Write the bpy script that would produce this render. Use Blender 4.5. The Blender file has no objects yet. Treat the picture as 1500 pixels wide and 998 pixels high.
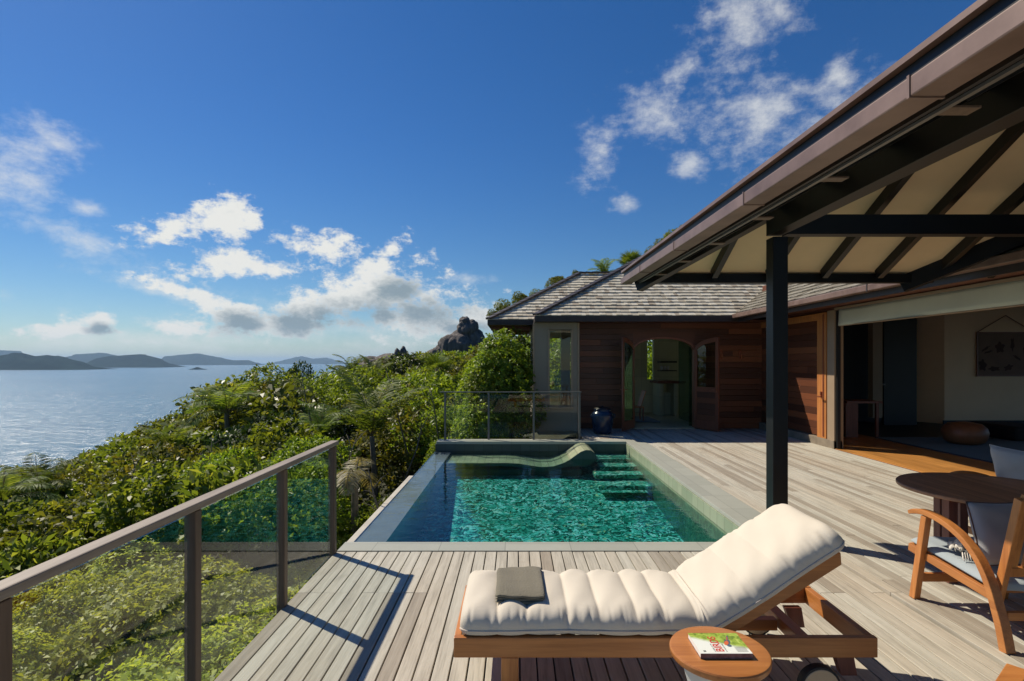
import bpy, bmesh, math, random
import numpy as np
from mathutils import Vector, Matrix, Quaternion
random.seed(7)
PI = math.pi
scene = bpy.context.scene
C = scene.collection
R = math.radians

# ------------------------------------------------------------------ camera
CAMH = 1.7
cam_d = bpy.data.cameras.new('camera')
cam = bpy.data.objects.new('camera', cam_d); C.objects.link(cam)
cam.location = (0, 0, CAMH); cam.rotation_euler = (R(90), 0, 0)
cam_d.sensor_width = 36; cam_d.lens = 785/1500*36
cam_d.shift_y = 31.5/1500; cam_d.shift_x = -0.004
cam_d.clip_start = 0.05; cam_d.clip_end = 90000
scene.camera = cam

# ------------------------------------------------------------------ sun, sky, exposure
SUN = Vector((-0.79, 0.55, 1.0)).normalized()
sl = bpy.data.lights.new('sun', 'SUN'); sl.energy = 4.6; sl.angle = R(0.53); sl.color = (1, 0.90, 0.75)
so = bpy.data.objects.new('sun', sl); C.objects.link(so); so.location = (-10, 10, 20)
so.rotation_euler = SUN.to_track_quat('Z', 'Y').to_euler()
scene.view_settings.view_transform = 'Standard'
scene.view_settings.look = 'None'
scene.view_settings.gamma = 1
scene.view_settings.exposure = 0.25

world = bpy.data.worlds.new('World'); scene.world = world; world.use_nodes = True
wt = world.node_tree; wt.nodes.clear()
def WN(t, **kw):
    n = wt.nodes.new(t)
    for k, v in kw.items(): setattr(n, k, v)
    return n
def wmath(op, a, b=None, clamp=False):
    n = WN('ShaderNodeMath', operation=op, use_clamp=clamp)
    for i, v in enumerate((a, b)):
        if v is None: continue
        if isinstance(v, (int, float)): n.inputs[i].default_value = v
        else: wt.links.new(v, n.inputs[i])
    return n.outputs[0]
SKY_STRENGTH = 0.075
sky = WN('ShaderNodeTexSky', sky_type='NISHITA', sun_disc=False, sun_elevation=math.asin(SUN.z),
         sun_rotation=math.atan2(SUN.x, SUN.y), altitude=0, air_density=1.0, dust_density=0.15, ozone_density=5.0)
tc = WN('ShaderNodeTexCoord')
sep = WN('ShaderNodeSeparateXYZ'); wt.links.new(tc.outputs['Generated'], sep.inputs[0])
az = wmath('ARCTAN2', sep.outputs[0], sep.outputs[1])
el = wmath('ARCSINE', sep.outputs[2])
comb = WN('ShaderNodeCombineXYZ'); wt.links.new(az, comb.inputs[0]); wt.links.new(el, comb.inputs[1])
# warp the coordinates a little so that cloud outlines are ragged
nz = WN('ShaderNodeTexNoise'); nz.inputs['Scale'].default_value = 9; nz.inputs['Detail'].default_value = 9; nz.inputs['Roughness'].default_value = .62
mpn = WN('ShaderNodeMapping'); mpn.inputs['Scale'].default_value = (1, 1.5, 1); wt.links.new(comb.outputs[0], mpn.inputs[0])
wt.links.new(mpn.outputs[0], nz.inputs['Vector'])
nz2 = WN('ShaderNodeTexNoise'); nz2.inputs['Scale'].default_value = 34; nz2.inputs['Detail'].default_value = 9; nz2.inputs['Roughness'].default_value = .68
wt.links.new(mpn.outputs[0], nz2.inputs['Vector'])
def azel(px, py):
    d = Vector(((px-756)/785, 1, (531-py)/785)).normalized()
    return math.atan2(d.x, d.y), math.asin(d.z)
def blob(px, py, a, b, rot=0):
    a0, e0 = azel(px, py)
    a1, e1 = azel(px+a*math.cos(R(rot)), py-a*math.sin(R(rot)))
    b1, f1 = azel(px-b*math.sin(R(rot)), py-b*math.cos(R(rot)))
    la = math.hypot(a1-a0, e1-e0); lb = math.hypot(b1-a0, f1-e0); ro = math.atan2(e1-e0, a1-a0)
    m = WN('ShaderNodeMapping', vector_type='TEXTURE')
    m.inputs['Location'].default_value = (a0, e0, 0); m.inputs['Rotation'].default_value = (0, 0, ro); m.inputs['Scale'].default_value = (la, lb, 1)
    wt.links.new(comb.outputs[0], m.inputs[0])
    l = WN('ShaderNodeVectorMath', operation='LENGTH'); wt.links.new(m.outputs[0], l.inputs[0])
    return wmath('SUBTRACT', 1, l.outputs['Value'])
def union(bl):
    acc = None
    for b in bl:
        s = blob(*b)
        acc = s if acc is None else wmath('MAXIMUM', acc, s)
    return wmath('MAXIMUM', acc, -1)
cumulus = [(600,470,150,34),(400,476,150,26),(575,425,75,58),(628,455,105,52),(690,465,70,36),(515,440,75,50),(440,455,75,42),(350,462,80,34),(574,366,34,18,35),(555,392,50,30,10),
           (325,325,52,40),(250,338,100,28,12),(325,384,80,32,5),(472,362,82,30,-6),(405,396,60,18),(368,325,20,18),
           (148,472,38,22),(70,484,80,17,4),(250,483,56,15,-2),(300,440,120,16,-16)]
bases = [(628,458,70,24),(540,462,60,22),(435,472,46,20),(355,474,40,17),(590,425,30,22),(690,482,40,12),(150,482,18,8),(475,468,30,18)]
wisps = [(5,258,125,85,10),(120,353,120,30,-20),(88,214,50,20,-38),(240,430,130,14,-17),(690,409,50,12,2),(420,452,110,22,-12),
         (1085,45,75,85,30),(965,165,95,44,-14),(1050,172,90,46,5),(1112,168,75,75),(1190,192,120,40,33),(880,222,34,66,-24),(1007,244,28,26),
         (918,300,24,16),(1145,20,60,60,-20),(130,305,40,16),(560,480,330,40,0),(200,500,300,26,0),(1230,110,50,26,50),(1000,100,40,20,20)]
mC = union(cumulus); mW = union(wisps); mB = union(bases)
def sstep(v, lo, hi):
    n = WN('ShaderNodeMapRange', interpolation_type='SMOOTHSTEP'); wt.links.new(v, n.inputs['Value'])
    n.inputs['From Min'].default_value = lo; n.inputs['From Max'].default_value = hi
    return n.outputs[0]
nA = wmath('MULTIPLY', wmath('SUBTRACT', nz.outputs['Fac'], .5), 3.2)
nB = wmath('MULTIPLY', wmath('SUBTRACT', nz2.outputs['Fac'], .5), 2.6)
fC = wmath('ADD', wmath('ADD', mC, nA), nB)
fW = wmath('ADD', wmath('ADD', mW, wmath('MULTIPLY', nA, 1.1)), wmath('MULTIPLY', nB, .75))
dC = sstep(fC, .04, .78)
dW = wmath('MULTIPLY', sstep(fW, -.1, 1.7), .72)
dens = wmath('MAXIMUM', dC, dW)
# cloud brightness: sunlit rims, greyer thick cores towards the flat bases
core = wmath('MULTIPLY', sstep(wmath('ADD', wmath('ADD', mB, wmath('MULTIPLY', nA, 1.1)), wmath('MULTIPLY', nB, .6)), -.5, .9), .9)
cmix = WN('ShaderNodeMix', data_type='RGBA'); wt.links.new(core, cmix.inputs['Factor'])
k = 1/SKY_STRENGTH
cmix.inputs[6].default_value = (.70*k, .70*k, .67*k, 1); cmix.inputs[7].default_value = (.17*k, .24*k, .29*k, 1)
hs = WN('ShaderNodeHueSaturation'); hs.inputs['Saturation'].default_value = 1.25; hs.inputs['Value'].default_value = 1.0; wt.links.new(sky.outputs[0], hs.inputs['Color'])
fm = WN('ShaderNodeMix', data_type='RGBA'); wt.links.new(dens, fm.inputs['Factor']); 
hm = WN('ShaderNodeMix', data_type='RGBA'); wt.links.new(sstep(el, .02, .42), hm.inputs['Factor']); hm.inputs[6].default_value = (.80, .86, .90, 1); hm.inputs[7].default_value = (.72, .82, .97, 1)
hx = WN('ShaderNodeMix', data_type='RGBA', blend_type='MULTIPLY'); hx.inputs['Factor'].default_value = 1; wt.links.new(hs.outputs[0], hx.inputs[6]); wt.links.new(hm.outputs[2], hx.inputs[7])
wt.links.new(hx.outputs[2], fm.inputs[6]); wt.links.new(cmix.outputs[2], fm.inputs[7])
bg = WN('ShaderNodeBackground'); bg.inputs['Strength'].default_value = SKY_STRENGTH; wt.links.new(fm.outputs[2], bg.inputs['Color'])
wo = WN('ShaderNodeOutputWorld'); wt.links.new(bg.outputs[0], wo.inputs['Surface'])

# ------------------------------------------------------------------ materials
def newmat(name):
    m = bpy.data.materials.new(name); m.use_nodes = True
    nt = m.node_tree; nt.nodes.clear()
    return m, nt
class NT:
    def __init__(s, name):
        s.m, s.t = newmat(name)
        s.out = s.n('ShaderNodeOutputMaterial')
    def n(s, t, **kw):
        x = s.t.nodes.new(t)
        for k, v in kw.items(): setattr(x, k, v)
        return x
    def l(s, a, b): s.t.links.new(a, b)
    def set(s, inp, v):
        if isinstance(v, bpy.types.NodeSocket): s.l(v, inp)
        else: inp.default_value = v
    def math(s, op, a, b=0.0, clamp=False):
        x = s.n('ShaderNodeMath', operation=op, use_clamp=clamp); s.set(x.inputs[0], a); s.set(x.inputs[1], b); return x.outputs[0]
    def coords(s, scale=(1,1,1), rnd=True, kind='Object'):
        t = s.n('ShaderNodeTexCoord'); v = t.outputs[kind]
        if rnd:
            a = s.n('ShaderNodeAttribute', attribute_name='rnd')
            vm = s.n('ShaderNodeVectorMath', operation='SCALE'); s.l(a.outputs['Fac'], vm.inputs['Scale']); vm.inputs[0].default_value = (37.1, 17.7, 53.3)
            ad = s.n('ShaderNodeVectorMath', operation='ADD'); s.l(v, ad.inputs[0]); s.l(vm.outputs[0], ad.inputs[1]); v = ad.outputs[0]
        mp = s.n('ShaderNodeMapping'); mp.inputs['Scale'].default_value = scale; s.l(v, mp.inputs[0])
        return mp.outputs[0]
    def noise(s, v, scale, detail=4, rough=.55, dist=0):
        x = s.n('ShaderNodeTexNoise'); s.l(v, x.inputs['Vector']); x.inputs['Scale'].default_value = scale
        x.inputs['Detail'].default_value = detail; x.inputs['Roughness'].default_value = rough; x.inputs['Distortion'].default_value = dist
        return x.outputs['Fac']
    def ramp(s, f, stops):
        x = s.n('ShaderNodeValToRGB'); s.l(f, x.inputs[0]); e = x.color_ramp.elements
        while len(e) < len(stops): e.new(.5)
        for i, (p, c) in enumerate(stops):
            e[i].position = p; e[i].color = (c[0], c[1], c[2], 1)
        return x.outputs[0]
    def mix(s, f, a, b, mode='MIX'):
        x = s.n('ShaderNodeMix', data_type='RGBA', blend_type=mode); s.set(x.inputs[0], f)
        for i, v in ((6, a), (7, b)):
            if isinstance(v, tuple): v = (v[0], v[1], v[2], 1)
            s.set(x.inputs[i], v)
        return x.outputs[2]
    def bump(s, h, strength=.3, dist=.01):
        x = s.n('ShaderNodeBump'); s.l(h, x.inputs['Height']); x.inputs['Strength'].default_value = strength; x.inputs['Distance'].default_value = dist
        return x.outputs[0]
    def pbr(s, col, rough=.6, metal=0, normal=None, spec=.5, **kw):
        p = s.n('ShaderNodeBsdfPrincipled')
        if isinstance(col, tuple): col = (col[0], col[1], col[2], 1)
        s.set(p.inputs['Base Color'], col); s.set(p.inputs['Roughness'], rough); p.inputs['Metallic'].default_value = metal
        p.inputs['Specular IOR Level'].default_value = spec
        if normal is not None: s.l(normal, p.inputs['Normal'])
        s.l(p.outputs[0], s.out.inputs['Surface']); return p
    def rnd(s):
        return s.n('ShaderNodeAttribute', attribute_name='rnd').outputs['Fac']

def wood(name, ca, cb, axis='x', rough=.5, tint=.35, spec=.4, bumpst=.25, fine=1.0, dark=None):
    s = NT(name)
    sc = {'x': (1.2, 22, 22), 'y': (22, 1.2, 22), 'z': (22, 22, 1.2)}[axis]
    v = s.coords(sc)
    f = s.noise(v, 1.0*fine, 6, .6, .4); g = s.noise(v, 5*fine, 3, .5)
    h = s.math('ADD', s.math('MULTIPLY', f, .7), s.math('MULTIPLY', g, .3))
    col = s.ramp(h, [(.3, ca), (.7, cb)])
    big = s.noise(s.coords((1,1,1)), 1.7, 4)
    t = s.math('ADD', s.math('MULTIPLY', s.rnd(), tint), 1-tint*.5)
    t = s.math('MULTIPLY', t, s.math('ADD', s.math('MULTIPLY', big, .4), .8))
    cb2 = s.n('ShaderNodeCombineColor')
    for i in range(3): s.l(t, cb2.inputs[i])
    col = s.mix(1.0, col, cb2.outputs[0], 'MULTIPLY')
    s.pbr(col, rough, normal=s.bump(h, bumpst, .004), spec=spec)
    return s.m
def plain(name, c, rough=.5, metal=0, var=.25, scale=3, bump=.1, bscale=60, spec=.5, c2=None):
    s = NT(name); v = s.coords()
    f = s.noise(v, scale, 6, .6)
    c2 = c2 or tuple(x*(1-var) for x in c)
    col = s.ramp(f, [(.35, c2), (.65, c)])
    s.pbr(col, rough, metal, s.bump(s.noise(v, bscale, 3), bump, .003), spec)
    return s.m

def deck_mat():
    s = NT('weathered_deck_boards')
    v = s.coords((26, 1.0, 26)); f = s.noise(v, 1.0, 8, .65, .6); g = s.noise(v, 6, 4, .6)
    h = s.math('ADD', s.math('MULTIPLY', f, .65), s.math('MULTIPLY', g, .35))
    gray = s.ramp(h, [(.25, (.24,.225,.18)), (.5, (.48,.455,.375)), (.75, (.63,.60,.51))])
    warm = s.ramp(h, [(.25, (.20,.15,.11)), (.5, (.42,.34,.245)), (.75, (.58,.49,.37))])
    # worn warm zones and weathered silver zones
    big = s.noise(s.coords((1,.35,1), rnd=False), .9, 4)
    w = s.math('ADD', s.math('MULTIPLY', s.rnd(), .75), s.math('MULTIPLY', s.math('SUBTRACT', big, .5), 2.2), True)
    col = s.mix(s.math('MULTIPLY', w, .7), gray, warm)
    st = s.noise(s.coords((5,1.6,5)), 1.3, 5, .7)
    col = s.mix(s.math('MULTIPLY', s.math('GREATER_THAN', s.rnd(), .78), .38), col, (.15,.12,.09))
    col = s.mix(s.math('MULTIPLY', s.math('SUBTRACT', st, .52, True), 1.3, True), col, (.13,.11,.085))
    s.pbr(col, .62, normal=s.bump(h, .45, .004), spec=.3)
    return s.m
def shingle_mat(nm='weathered_wood_shingles', k=1.0):
    s = NT(nm)
    v = s.coords((30, 3, 3)); f = s.noise(v, 1, 6, .6)
    r = s.rnd()
    c = s.ramp(r, [(0, (.36*k,.30*k,.22*k)), (.15, (.50*k,.45*k,.34*k)), (.65, (.63*k,.585*k,.46*k)), (1, (.74*k,.69*k,.56*k))])
    c = s.mix(s.math('MULTIPLY', f, .4), c, (.22,.19,.16))
    s.pbr(c, .75, normal=s.bump(f, .5, .006), spec=.25)
    return s.m
def clad_mat():
    s = NT('red_cedar_cladding')
    v = s.coords((1.2, 1.2, 26)); f = s.noise(v, 1, 7, .6, .3)
    c = s.ramp(s.rnd(), [(0, (.085,.030,.014)), (.5, (.15,.050,.021)), (.85, (.23,.075,.029)), (1, (.34,.115,.04))])
    c = s.mix(s.math('MULTIPLY', f, .55), c, (.05,.018,.012))
    s.pbr(c, .45, normal=s.bump(f, .3, .004), spec=.45)
    return s.m
def mosaic_mat(name, stops, scale=26, rough=.3, grout=(.05,.08,.07)):
    s = NT(name)
    tc = s.n('ShaderNodeTexCoord')
    n = s.n('ShaderNodeTexNoise'); s.l(tc.outputs['Object'], n.inputs['Vector']); n.inputs['Scale'].default_value = 5; n.inputs['Detail'].default_value = 3
    ad = s.n('ShaderNodeVectorMath', operation='MULTIPLY_ADD'); s.l(n.outputs['Color'], ad.inputs[0]); ad.inputs[1].default_value = (.34,.34,.34); s.l(tc.outputs['Object'], ad.inputs[2])
    vo = s.n('ShaderNodeTexVoronoi'); s.l(ad.outputs[0], vo.inputs['Vector']); vo.inputs['Scale'].default_value = scale
    sc = s.n('ShaderNodeSeparateColor'); s.l(vo.outputs['Color'], sc.inputs[0])
    c = s.ramp(sc.outputs[0], stops)
    big = s.noise(s.coords(rnd=False), 1.1, 5)
    c = s.mix(s.math('MULTIPLY', s.math('SUBTRACT', big, .45, True), 3.5, True), c, s.mix(.5, c, (.02,.22,.15)))
    s.pbr(c, rough, spec=.5)
    return s.m
def stone_tile(name, ca, cb, sx, sy, rough=.5, grout=.5, plane='xy'):
    s = NT(name)
    t = s.n('ShaderNodeTexCoord')
    mp = s.n('ShaderNodeMapping'); s.l(t.outputs['Object'], mp.inputs[0])
    if plane == 'xz': mp.inputs['Rotation'].default_value = (R(-90), 0, 0)
    if plane == 'yz': mp.inputs['Rotation'].default_value = (R(90), R(90), 0)
    b = s.n('ShaderNodeTexBrick'); s.l(mp.outputs[0], b.inputs['Vector'])
    b.inputs['Scale'].default_value = 1; b.inputs['Brick Width'].default_value = sx; b.inputs['Row Height'].default_value = sy
    b.inputs['Mortar Size'].default_value = .0065 if sx < .3 else .004; b.inputs['Color1'].default_value = (*ca, 1); b.inputs['Color2'].default_value = (*cb, 1)
    b.inputs['Mortar'].default_value = (ca[0]*grout, ca[1]*grout, ca[2]*grout, 1); b.offset = 0
    v = s.coords(rnd=False); f = s.noise(v, 5, 8, .65)
    c = s.mix(s.math('MULTIPLY', f, .5), b.outputs['Color'], (ca[0]*.6, ca[1]*.6, ca[2]*.55))
    s.pbr(c, rough, normal=s.bump(s.noise(v, 60, 4), .15, .003))
    return s.m
def glass_mat(name, tint=(.93,.965,.95), rough=0.0, refl=1.0):
    s = NT(name)
    t = s.n('ShaderNodeBsdfTransparent'); t.inputs[0].default_value = (*tint, 1)
    g = s.n('ShaderNodeBsdfGlossy'); g.inputs['Roughness'].default_value = rough
    lw = s.n('ShaderNodeLayerWeight'); lw.inputs['Blend'].default_value = .5
    f = s.math('ADD', s.math('MULTIPLY', s.math('POWER', lw.outputs['Facing'], 4.5), .9), .045)
    m = s.n('ShaderNodeMixShader'); s.l(s.math('MULTIPLY', f, refl), m.inputs[0]); s.l(t.outputs[0], m.inputs[1]); s.l(g.outputs[0], m.inputs[2])
    s.l(m.outputs[0], s.out.inputs['Surface']); return s.m
def poolwater_mat():
    s = NT('pool_water')
    v = s.coords((1.0, 1.6, 1), rnd=False)
    h = s.math('ADD', s.noise(v, 3, 3, .5, .8), s.math('MULTIPLY', s.noise(v, 11, 2), .18))
    b = s.bump(h, .22, .03)
    t = s.n('ShaderNodeBsdfTransparent'); t.inputs[0].default_value = (.90,.97,.97, 1)
    va = s.n('ShaderNodeVolumeAbsorption'); va.inputs['Color'].default_value = (.10,.68,.76,1); va.inputs['Density'].default_value = .62; s.l(va.outputs[0], s.out.inputs['Volume'])
    g = s.n('ShaderNodeBsdfGlossy'); g.inputs['Roughness'].default_value = .02; s.l(b, g.inputs['Normal'])
    f = s.n('ShaderNodeFresnel'); f.inputs[0].default_value = 1.33; s.l(b, f.inputs['Normal'])
    m = s.n('ShaderNodeMixShader'); s.l(f.outputs[0], m.inputs[0]); s.l(t.outputs[0], m.inputs[1]); s.l(g.outputs[0], m.inputs[2])
    s.l(m.outputs[0], s.out.inputs['Surface']); return s.m
def sea_mat():
    s = NT('sea_water')
    v = s.coords((1,1,1), rnd=False)
    h = s.math('ADD', s.noise(v, .12, 8, .62, .3), s.math('MULTIPLY', s.noise(s.coords((.6,1.2,1), rnd=False), .015, 6, .6), 1.5))
    b = s.bump(h, 1.0, 2.2)
    c = s.ramp(s.noise(s.coords((.4,1,1), rnd=False), .004, 5), [(.3, (.04,.12,.18)), (.7, (.06,.16,.22))])
    s.pbr(c, .26, normal=b, spec=.55)
    return s.m
def leaf_mat(name, ca, cb, cc, trans=.5, rough=.45):
    s = NT(name)
    r = s.n('ShaderNodeAttribute', attribute_name='rnd').outputs['Fac']
    oi = s.n('ShaderNodeObjectInfo')
    c = s.ramp(r, [(0, ca), (.6, cb), (1, cc)])
    hsv = s.n('ShaderNodeHueSaturation'); s.l(c, hsv.inputs['Color'])
    s.l(s.math('ADD', s.math('MULTIPLY', oi.outputs['Random'], .022), .489), hsv.inputs['Hue'])
    s.l(s.math('ADD', s.math('MULTIPLY', oi.outputs['Random'], .5), .75), hsv.inputs['Value'])
    col = hsv.outputs[0]
    p = s.pbr(col, rough, spec=.3)
    tr = s.n('ShaderNodeBsdfTranslucent')
    tcx = s.mix(1.0, col, (1.5,1.35,.5), 'MULTIPLY'); s.l(tcx, tr.inputs['Color'])
    m = s.n('ShaderNodeMixShader'); m.inputs[0].default_value = trans; s.l(p.outputs[0], m.inputs[1]); s.l(tr.outputs[0], m.inputs[2])
    s.l(m.outputs[0], s.out.inputs['Surface'])
    return s.m
def fabric(name, c, scale=260, bump=.3, wr=0, rough=.9, var=.08):
    s = NT(name); v = s.coords(rnd=False)
    f = s.noise(v, 3, 4); w = s.noise(v, scale, 2)
    col = s.ramp(f, [(.3, tuple(x*(1-var) for x in c)), (.7, c)])
    h = s.math('ADD', w, s.math('MULTIPLY', s.noise(s.coords((4, 14, 4), rnd=False), 2.2, 5, .6, .6), wr))
    p = s.pbr(col, rough, normal=s.bump(h, bump, .004), spec=.2)
    p.inputs['Sheen Weight'].default_value = .15
    return s.m

M = dict(
    deck=deck_mat(), shingle=shingle_mat(), clad=clad_mat(),
    coping=stone_tile('grey_stone_coping', (.43,.435,.37), (.36,.37,.315), .6, .6, .55, .55),
    copingside=stone_tile('grey_stone_coping_long', (.42,.425,.36), (.34,.35,.30), .4, .6, .55, .55),
    pooltile=stone_tile('green_sukabumi_pool_tile', (.36,.40,.27), (.25,.31,.20), .22, .2, .4, .5, 'yz'),
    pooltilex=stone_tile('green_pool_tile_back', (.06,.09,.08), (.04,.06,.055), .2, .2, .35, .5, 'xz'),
    benchtile=stone_tile('green_bench_tile', (.50,.51,.33), (.30,.36,.22), .14, .14, .35, .3),
    weir=plain('wet_grey_weir_stone', (.20,.23,.26), .25, var=.2, scale=2),
    ledge=plain('pale_concrete_ledge', (.52,.48,.40), .7, var=.2, scale=6),
    mosaic=mosaic_mat('green_mosaic_with_glints', [(0,(.0,.03,.02)),(.3,(.02,.14,.09)),(.5,(.06,.40,.27)),(.75,(.16,.66,.50)),(.88,(.50,.92,.80)),(.96,(.85,.95,.85)),(1,(.80,.75,.35))], 24),  # palest cells paint caustic glints in among the mosaic colours
    poolwater=poolwater_mat(), sea=sea_mat(),
    glass=glass_mat('railing_glass', (.94,.965,.95), 0, .85), clearglass=glass_mat('clear_railing_glass', (.95,.97,.95), 0, .55), wglass=glass_mat('window_glass', (.86,.9,.86)), doorglass=glass_mat('door_glass', (.6,.66,.6), 0, 1.0),
    greenglass=glass_mat('green_shower_glass', (.45,.62,.55)),
    railwood=wood('grey_brown_rail_timber', (.20,.155,.115), (.42,.35,.27), 'y', .55, .3),
    railpost=wood('brown_rail_post_timber', (.09,.055,.036), (.18,.12,.08), 'z', .5, .3),
    metal=plain('grey_painted_metal', (.17,.155,.14), .4, .3, .15, 8, .05),
    teak_x=wood('oiled_teak_x', (.34,.115,.028), (.60,.245,.068), 'x', .38, .25, .5),
    teak_y=wood('oiled_teak_y', (.34,.115,.028), (.60,.245,.068), 'y', .38, .25, .5),
    teak_z=wood('oiled_teak_z', (.34,.115,.028), (.60,.245,.068), 'z', .38, .25, .5),
    deepwall=mosaic_mat('water_darkened_wall_mosaic', [(0,(.01,.03,.02)),(.5,(.03,.09,.06)),(1,(.10,.20,.12))], 30), darkteak=wood('dark_tabletop_teak', (.26,.12,.06), (.42,.20,.10), 'x', .45, .35, .5),
    redteak=wood('reddish_table_leg_timber', (.13,.045,.03), (.24,.085,.055), 'z', .4, .25, .5),
    doorwood=wood('red_door_timber', (.15,.045,.022), (.26,.085,.04), 'z', .38, .2, .5),
    doororange=wood('orange_screen_timber', (.38,.14,.04), (.62,.25,.075), 'z', .4, .2, .5),
    floorwood=wood('polished_orange_floorboards', (.36,.15,.035), (.60,.29,.08), 'y', .3, .5, .5),
    soffitwood=wood('dark_red_soffit_boards', (.085,.030,.017), (.16,.055,.030), 'y', .5, .4),
    black=plain('black_painted_timber', (.006,.006,.0065), .45, 0, .2, 5, .1, 40, .4),
    cream=plain('cream_ceiling_panel', (.82,.60,.36), .75, 0, .1, 1.5, .05),
    beige=plain('beige_painted_render', (.27,.225,.165), .7, 0, .08, 2, .05),
    beigelight=plain('beige_trim_paint', (.33,.24,.155), .6, 0, .08, 3, .05),
    whitewall=plain('off_white_plaster', (.82,.60,.40), .85, 0, .06, 1.5, .05),
    gutter=plain('brown_copper_gutter', (.23,.15,.12), .42, .15, .22, 3, .08, 12, .5, (.14,.085,.065)),
    fascia=plain('dark_brown_fascia', (.035,.025,.022), .5, 0, .3, 4),
    cushion=fabric('cream_canvas_cushion', (.66,.595,.485), 300, .3, .8, .9, .05),
    piping=fabric('cream_piping', (.60,.52,.44), 200, .1),
    towel=fabric('olive_grey_towel', (.20,.18,.13), 90, 1.0, 0, 1, .25),
    seat=fabric('light_grey_seat_fabric', (.36,.41,.43), 300, .2), pillow=fabric('pale_grey_pillow_fabric', (.36,.365,.38), 250, .3, .6),
    darkpipe=fabric('brown_pillow_piping', (.12,.07,.06), 200, .1), whitecloth=fabric('white_tasselled_cloth', (.70,.66,.58), 90, .8, .5),
    blind=fabric('cream_roller_blind', (.55,.56,.44), 200, .15, .5), rug=fabric('dark_blue_rug', (.035,.05,.07), 60, .6, 0, 1, .3),
    oldshingle=None, jar=plain('blue_glazed_ceramic', (.012,.03,.075), .22, 0, .5, 6, .15, 10, .6), 
    pouf=plain('tan_leather', (.25,.105,.05), .45, 0, .3, 3, .2, 25), darkvoid=plain('dark_lacquer_and_gap_shade', (.012,.008,.007), .5),
    stone=stone_tile('mossy_bathroom_stone', (.62,.62,.42), (.42,.45,.29), .6, .6, .5, .45, 'xz'), stonefloor=stone_tile('bathroom_floor_stone', (.46,.44,.30), (.34,.34,.22), .6, .6, .35, .5),
    greyrug=fabric('blue_grey_mat', (.10,.13,.15), 80, .5), white=plain('white_glaze', (.7,.7,.68), .35), rubber=plain('black_rubber', (.012,.012,.012), .6),
    wheel=plain('tan_wheel_face', (.62,.46,.28), .5), plinth=plain('brown_grey_plinth', (.26,.21,.15), .8, 0, .3, 6, .2), concrete=plain('white_cast_concrete', (.62,.62,.58), .75, 0, .08, 6, .2),
    steel=plain('brushed_steel', (.5,.5,.5), .3, .9, .1, 5), copper=plain('copper_hook_metal', (.45,.16,.08), .35, .7, .2, 9),
    paper=plain('book_page_paper', (.78,.76,.70), .8, 0, .1, 90, .1), spine=plain('book_spine_print', (.12,.05,.05), .4, 0, .7, 30, 0, 60, .5, (.30,.22,.2)),
    redprint=plain('red_print', (.55,.05,.03), .5, 0, .02), greyprint=plain('grey_print', (.16,.17,.16), .5), orange=plain('orange_bird_print', (.75,.16,.05), .5), blueprint=plain('blue_grey_bird_print', (.10,.14,.19), .5),
    bark=plain('brown_bark', (.13,.10,.075), .9, 0, .5, 9, .8, 25), palmbark=plain('grey_palm_bark', (.20,.17,.13), .9, 0, .4, 12, .8, 30),
    foam=plain('dark_pool_shell', (.02,.05,.045), .5),
    curtain=plain('dark_curtain', (.02,.018,.02), .9),
)
M['oldshingle'] = shingle_mat('old_brown_shingles', .42)
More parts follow.
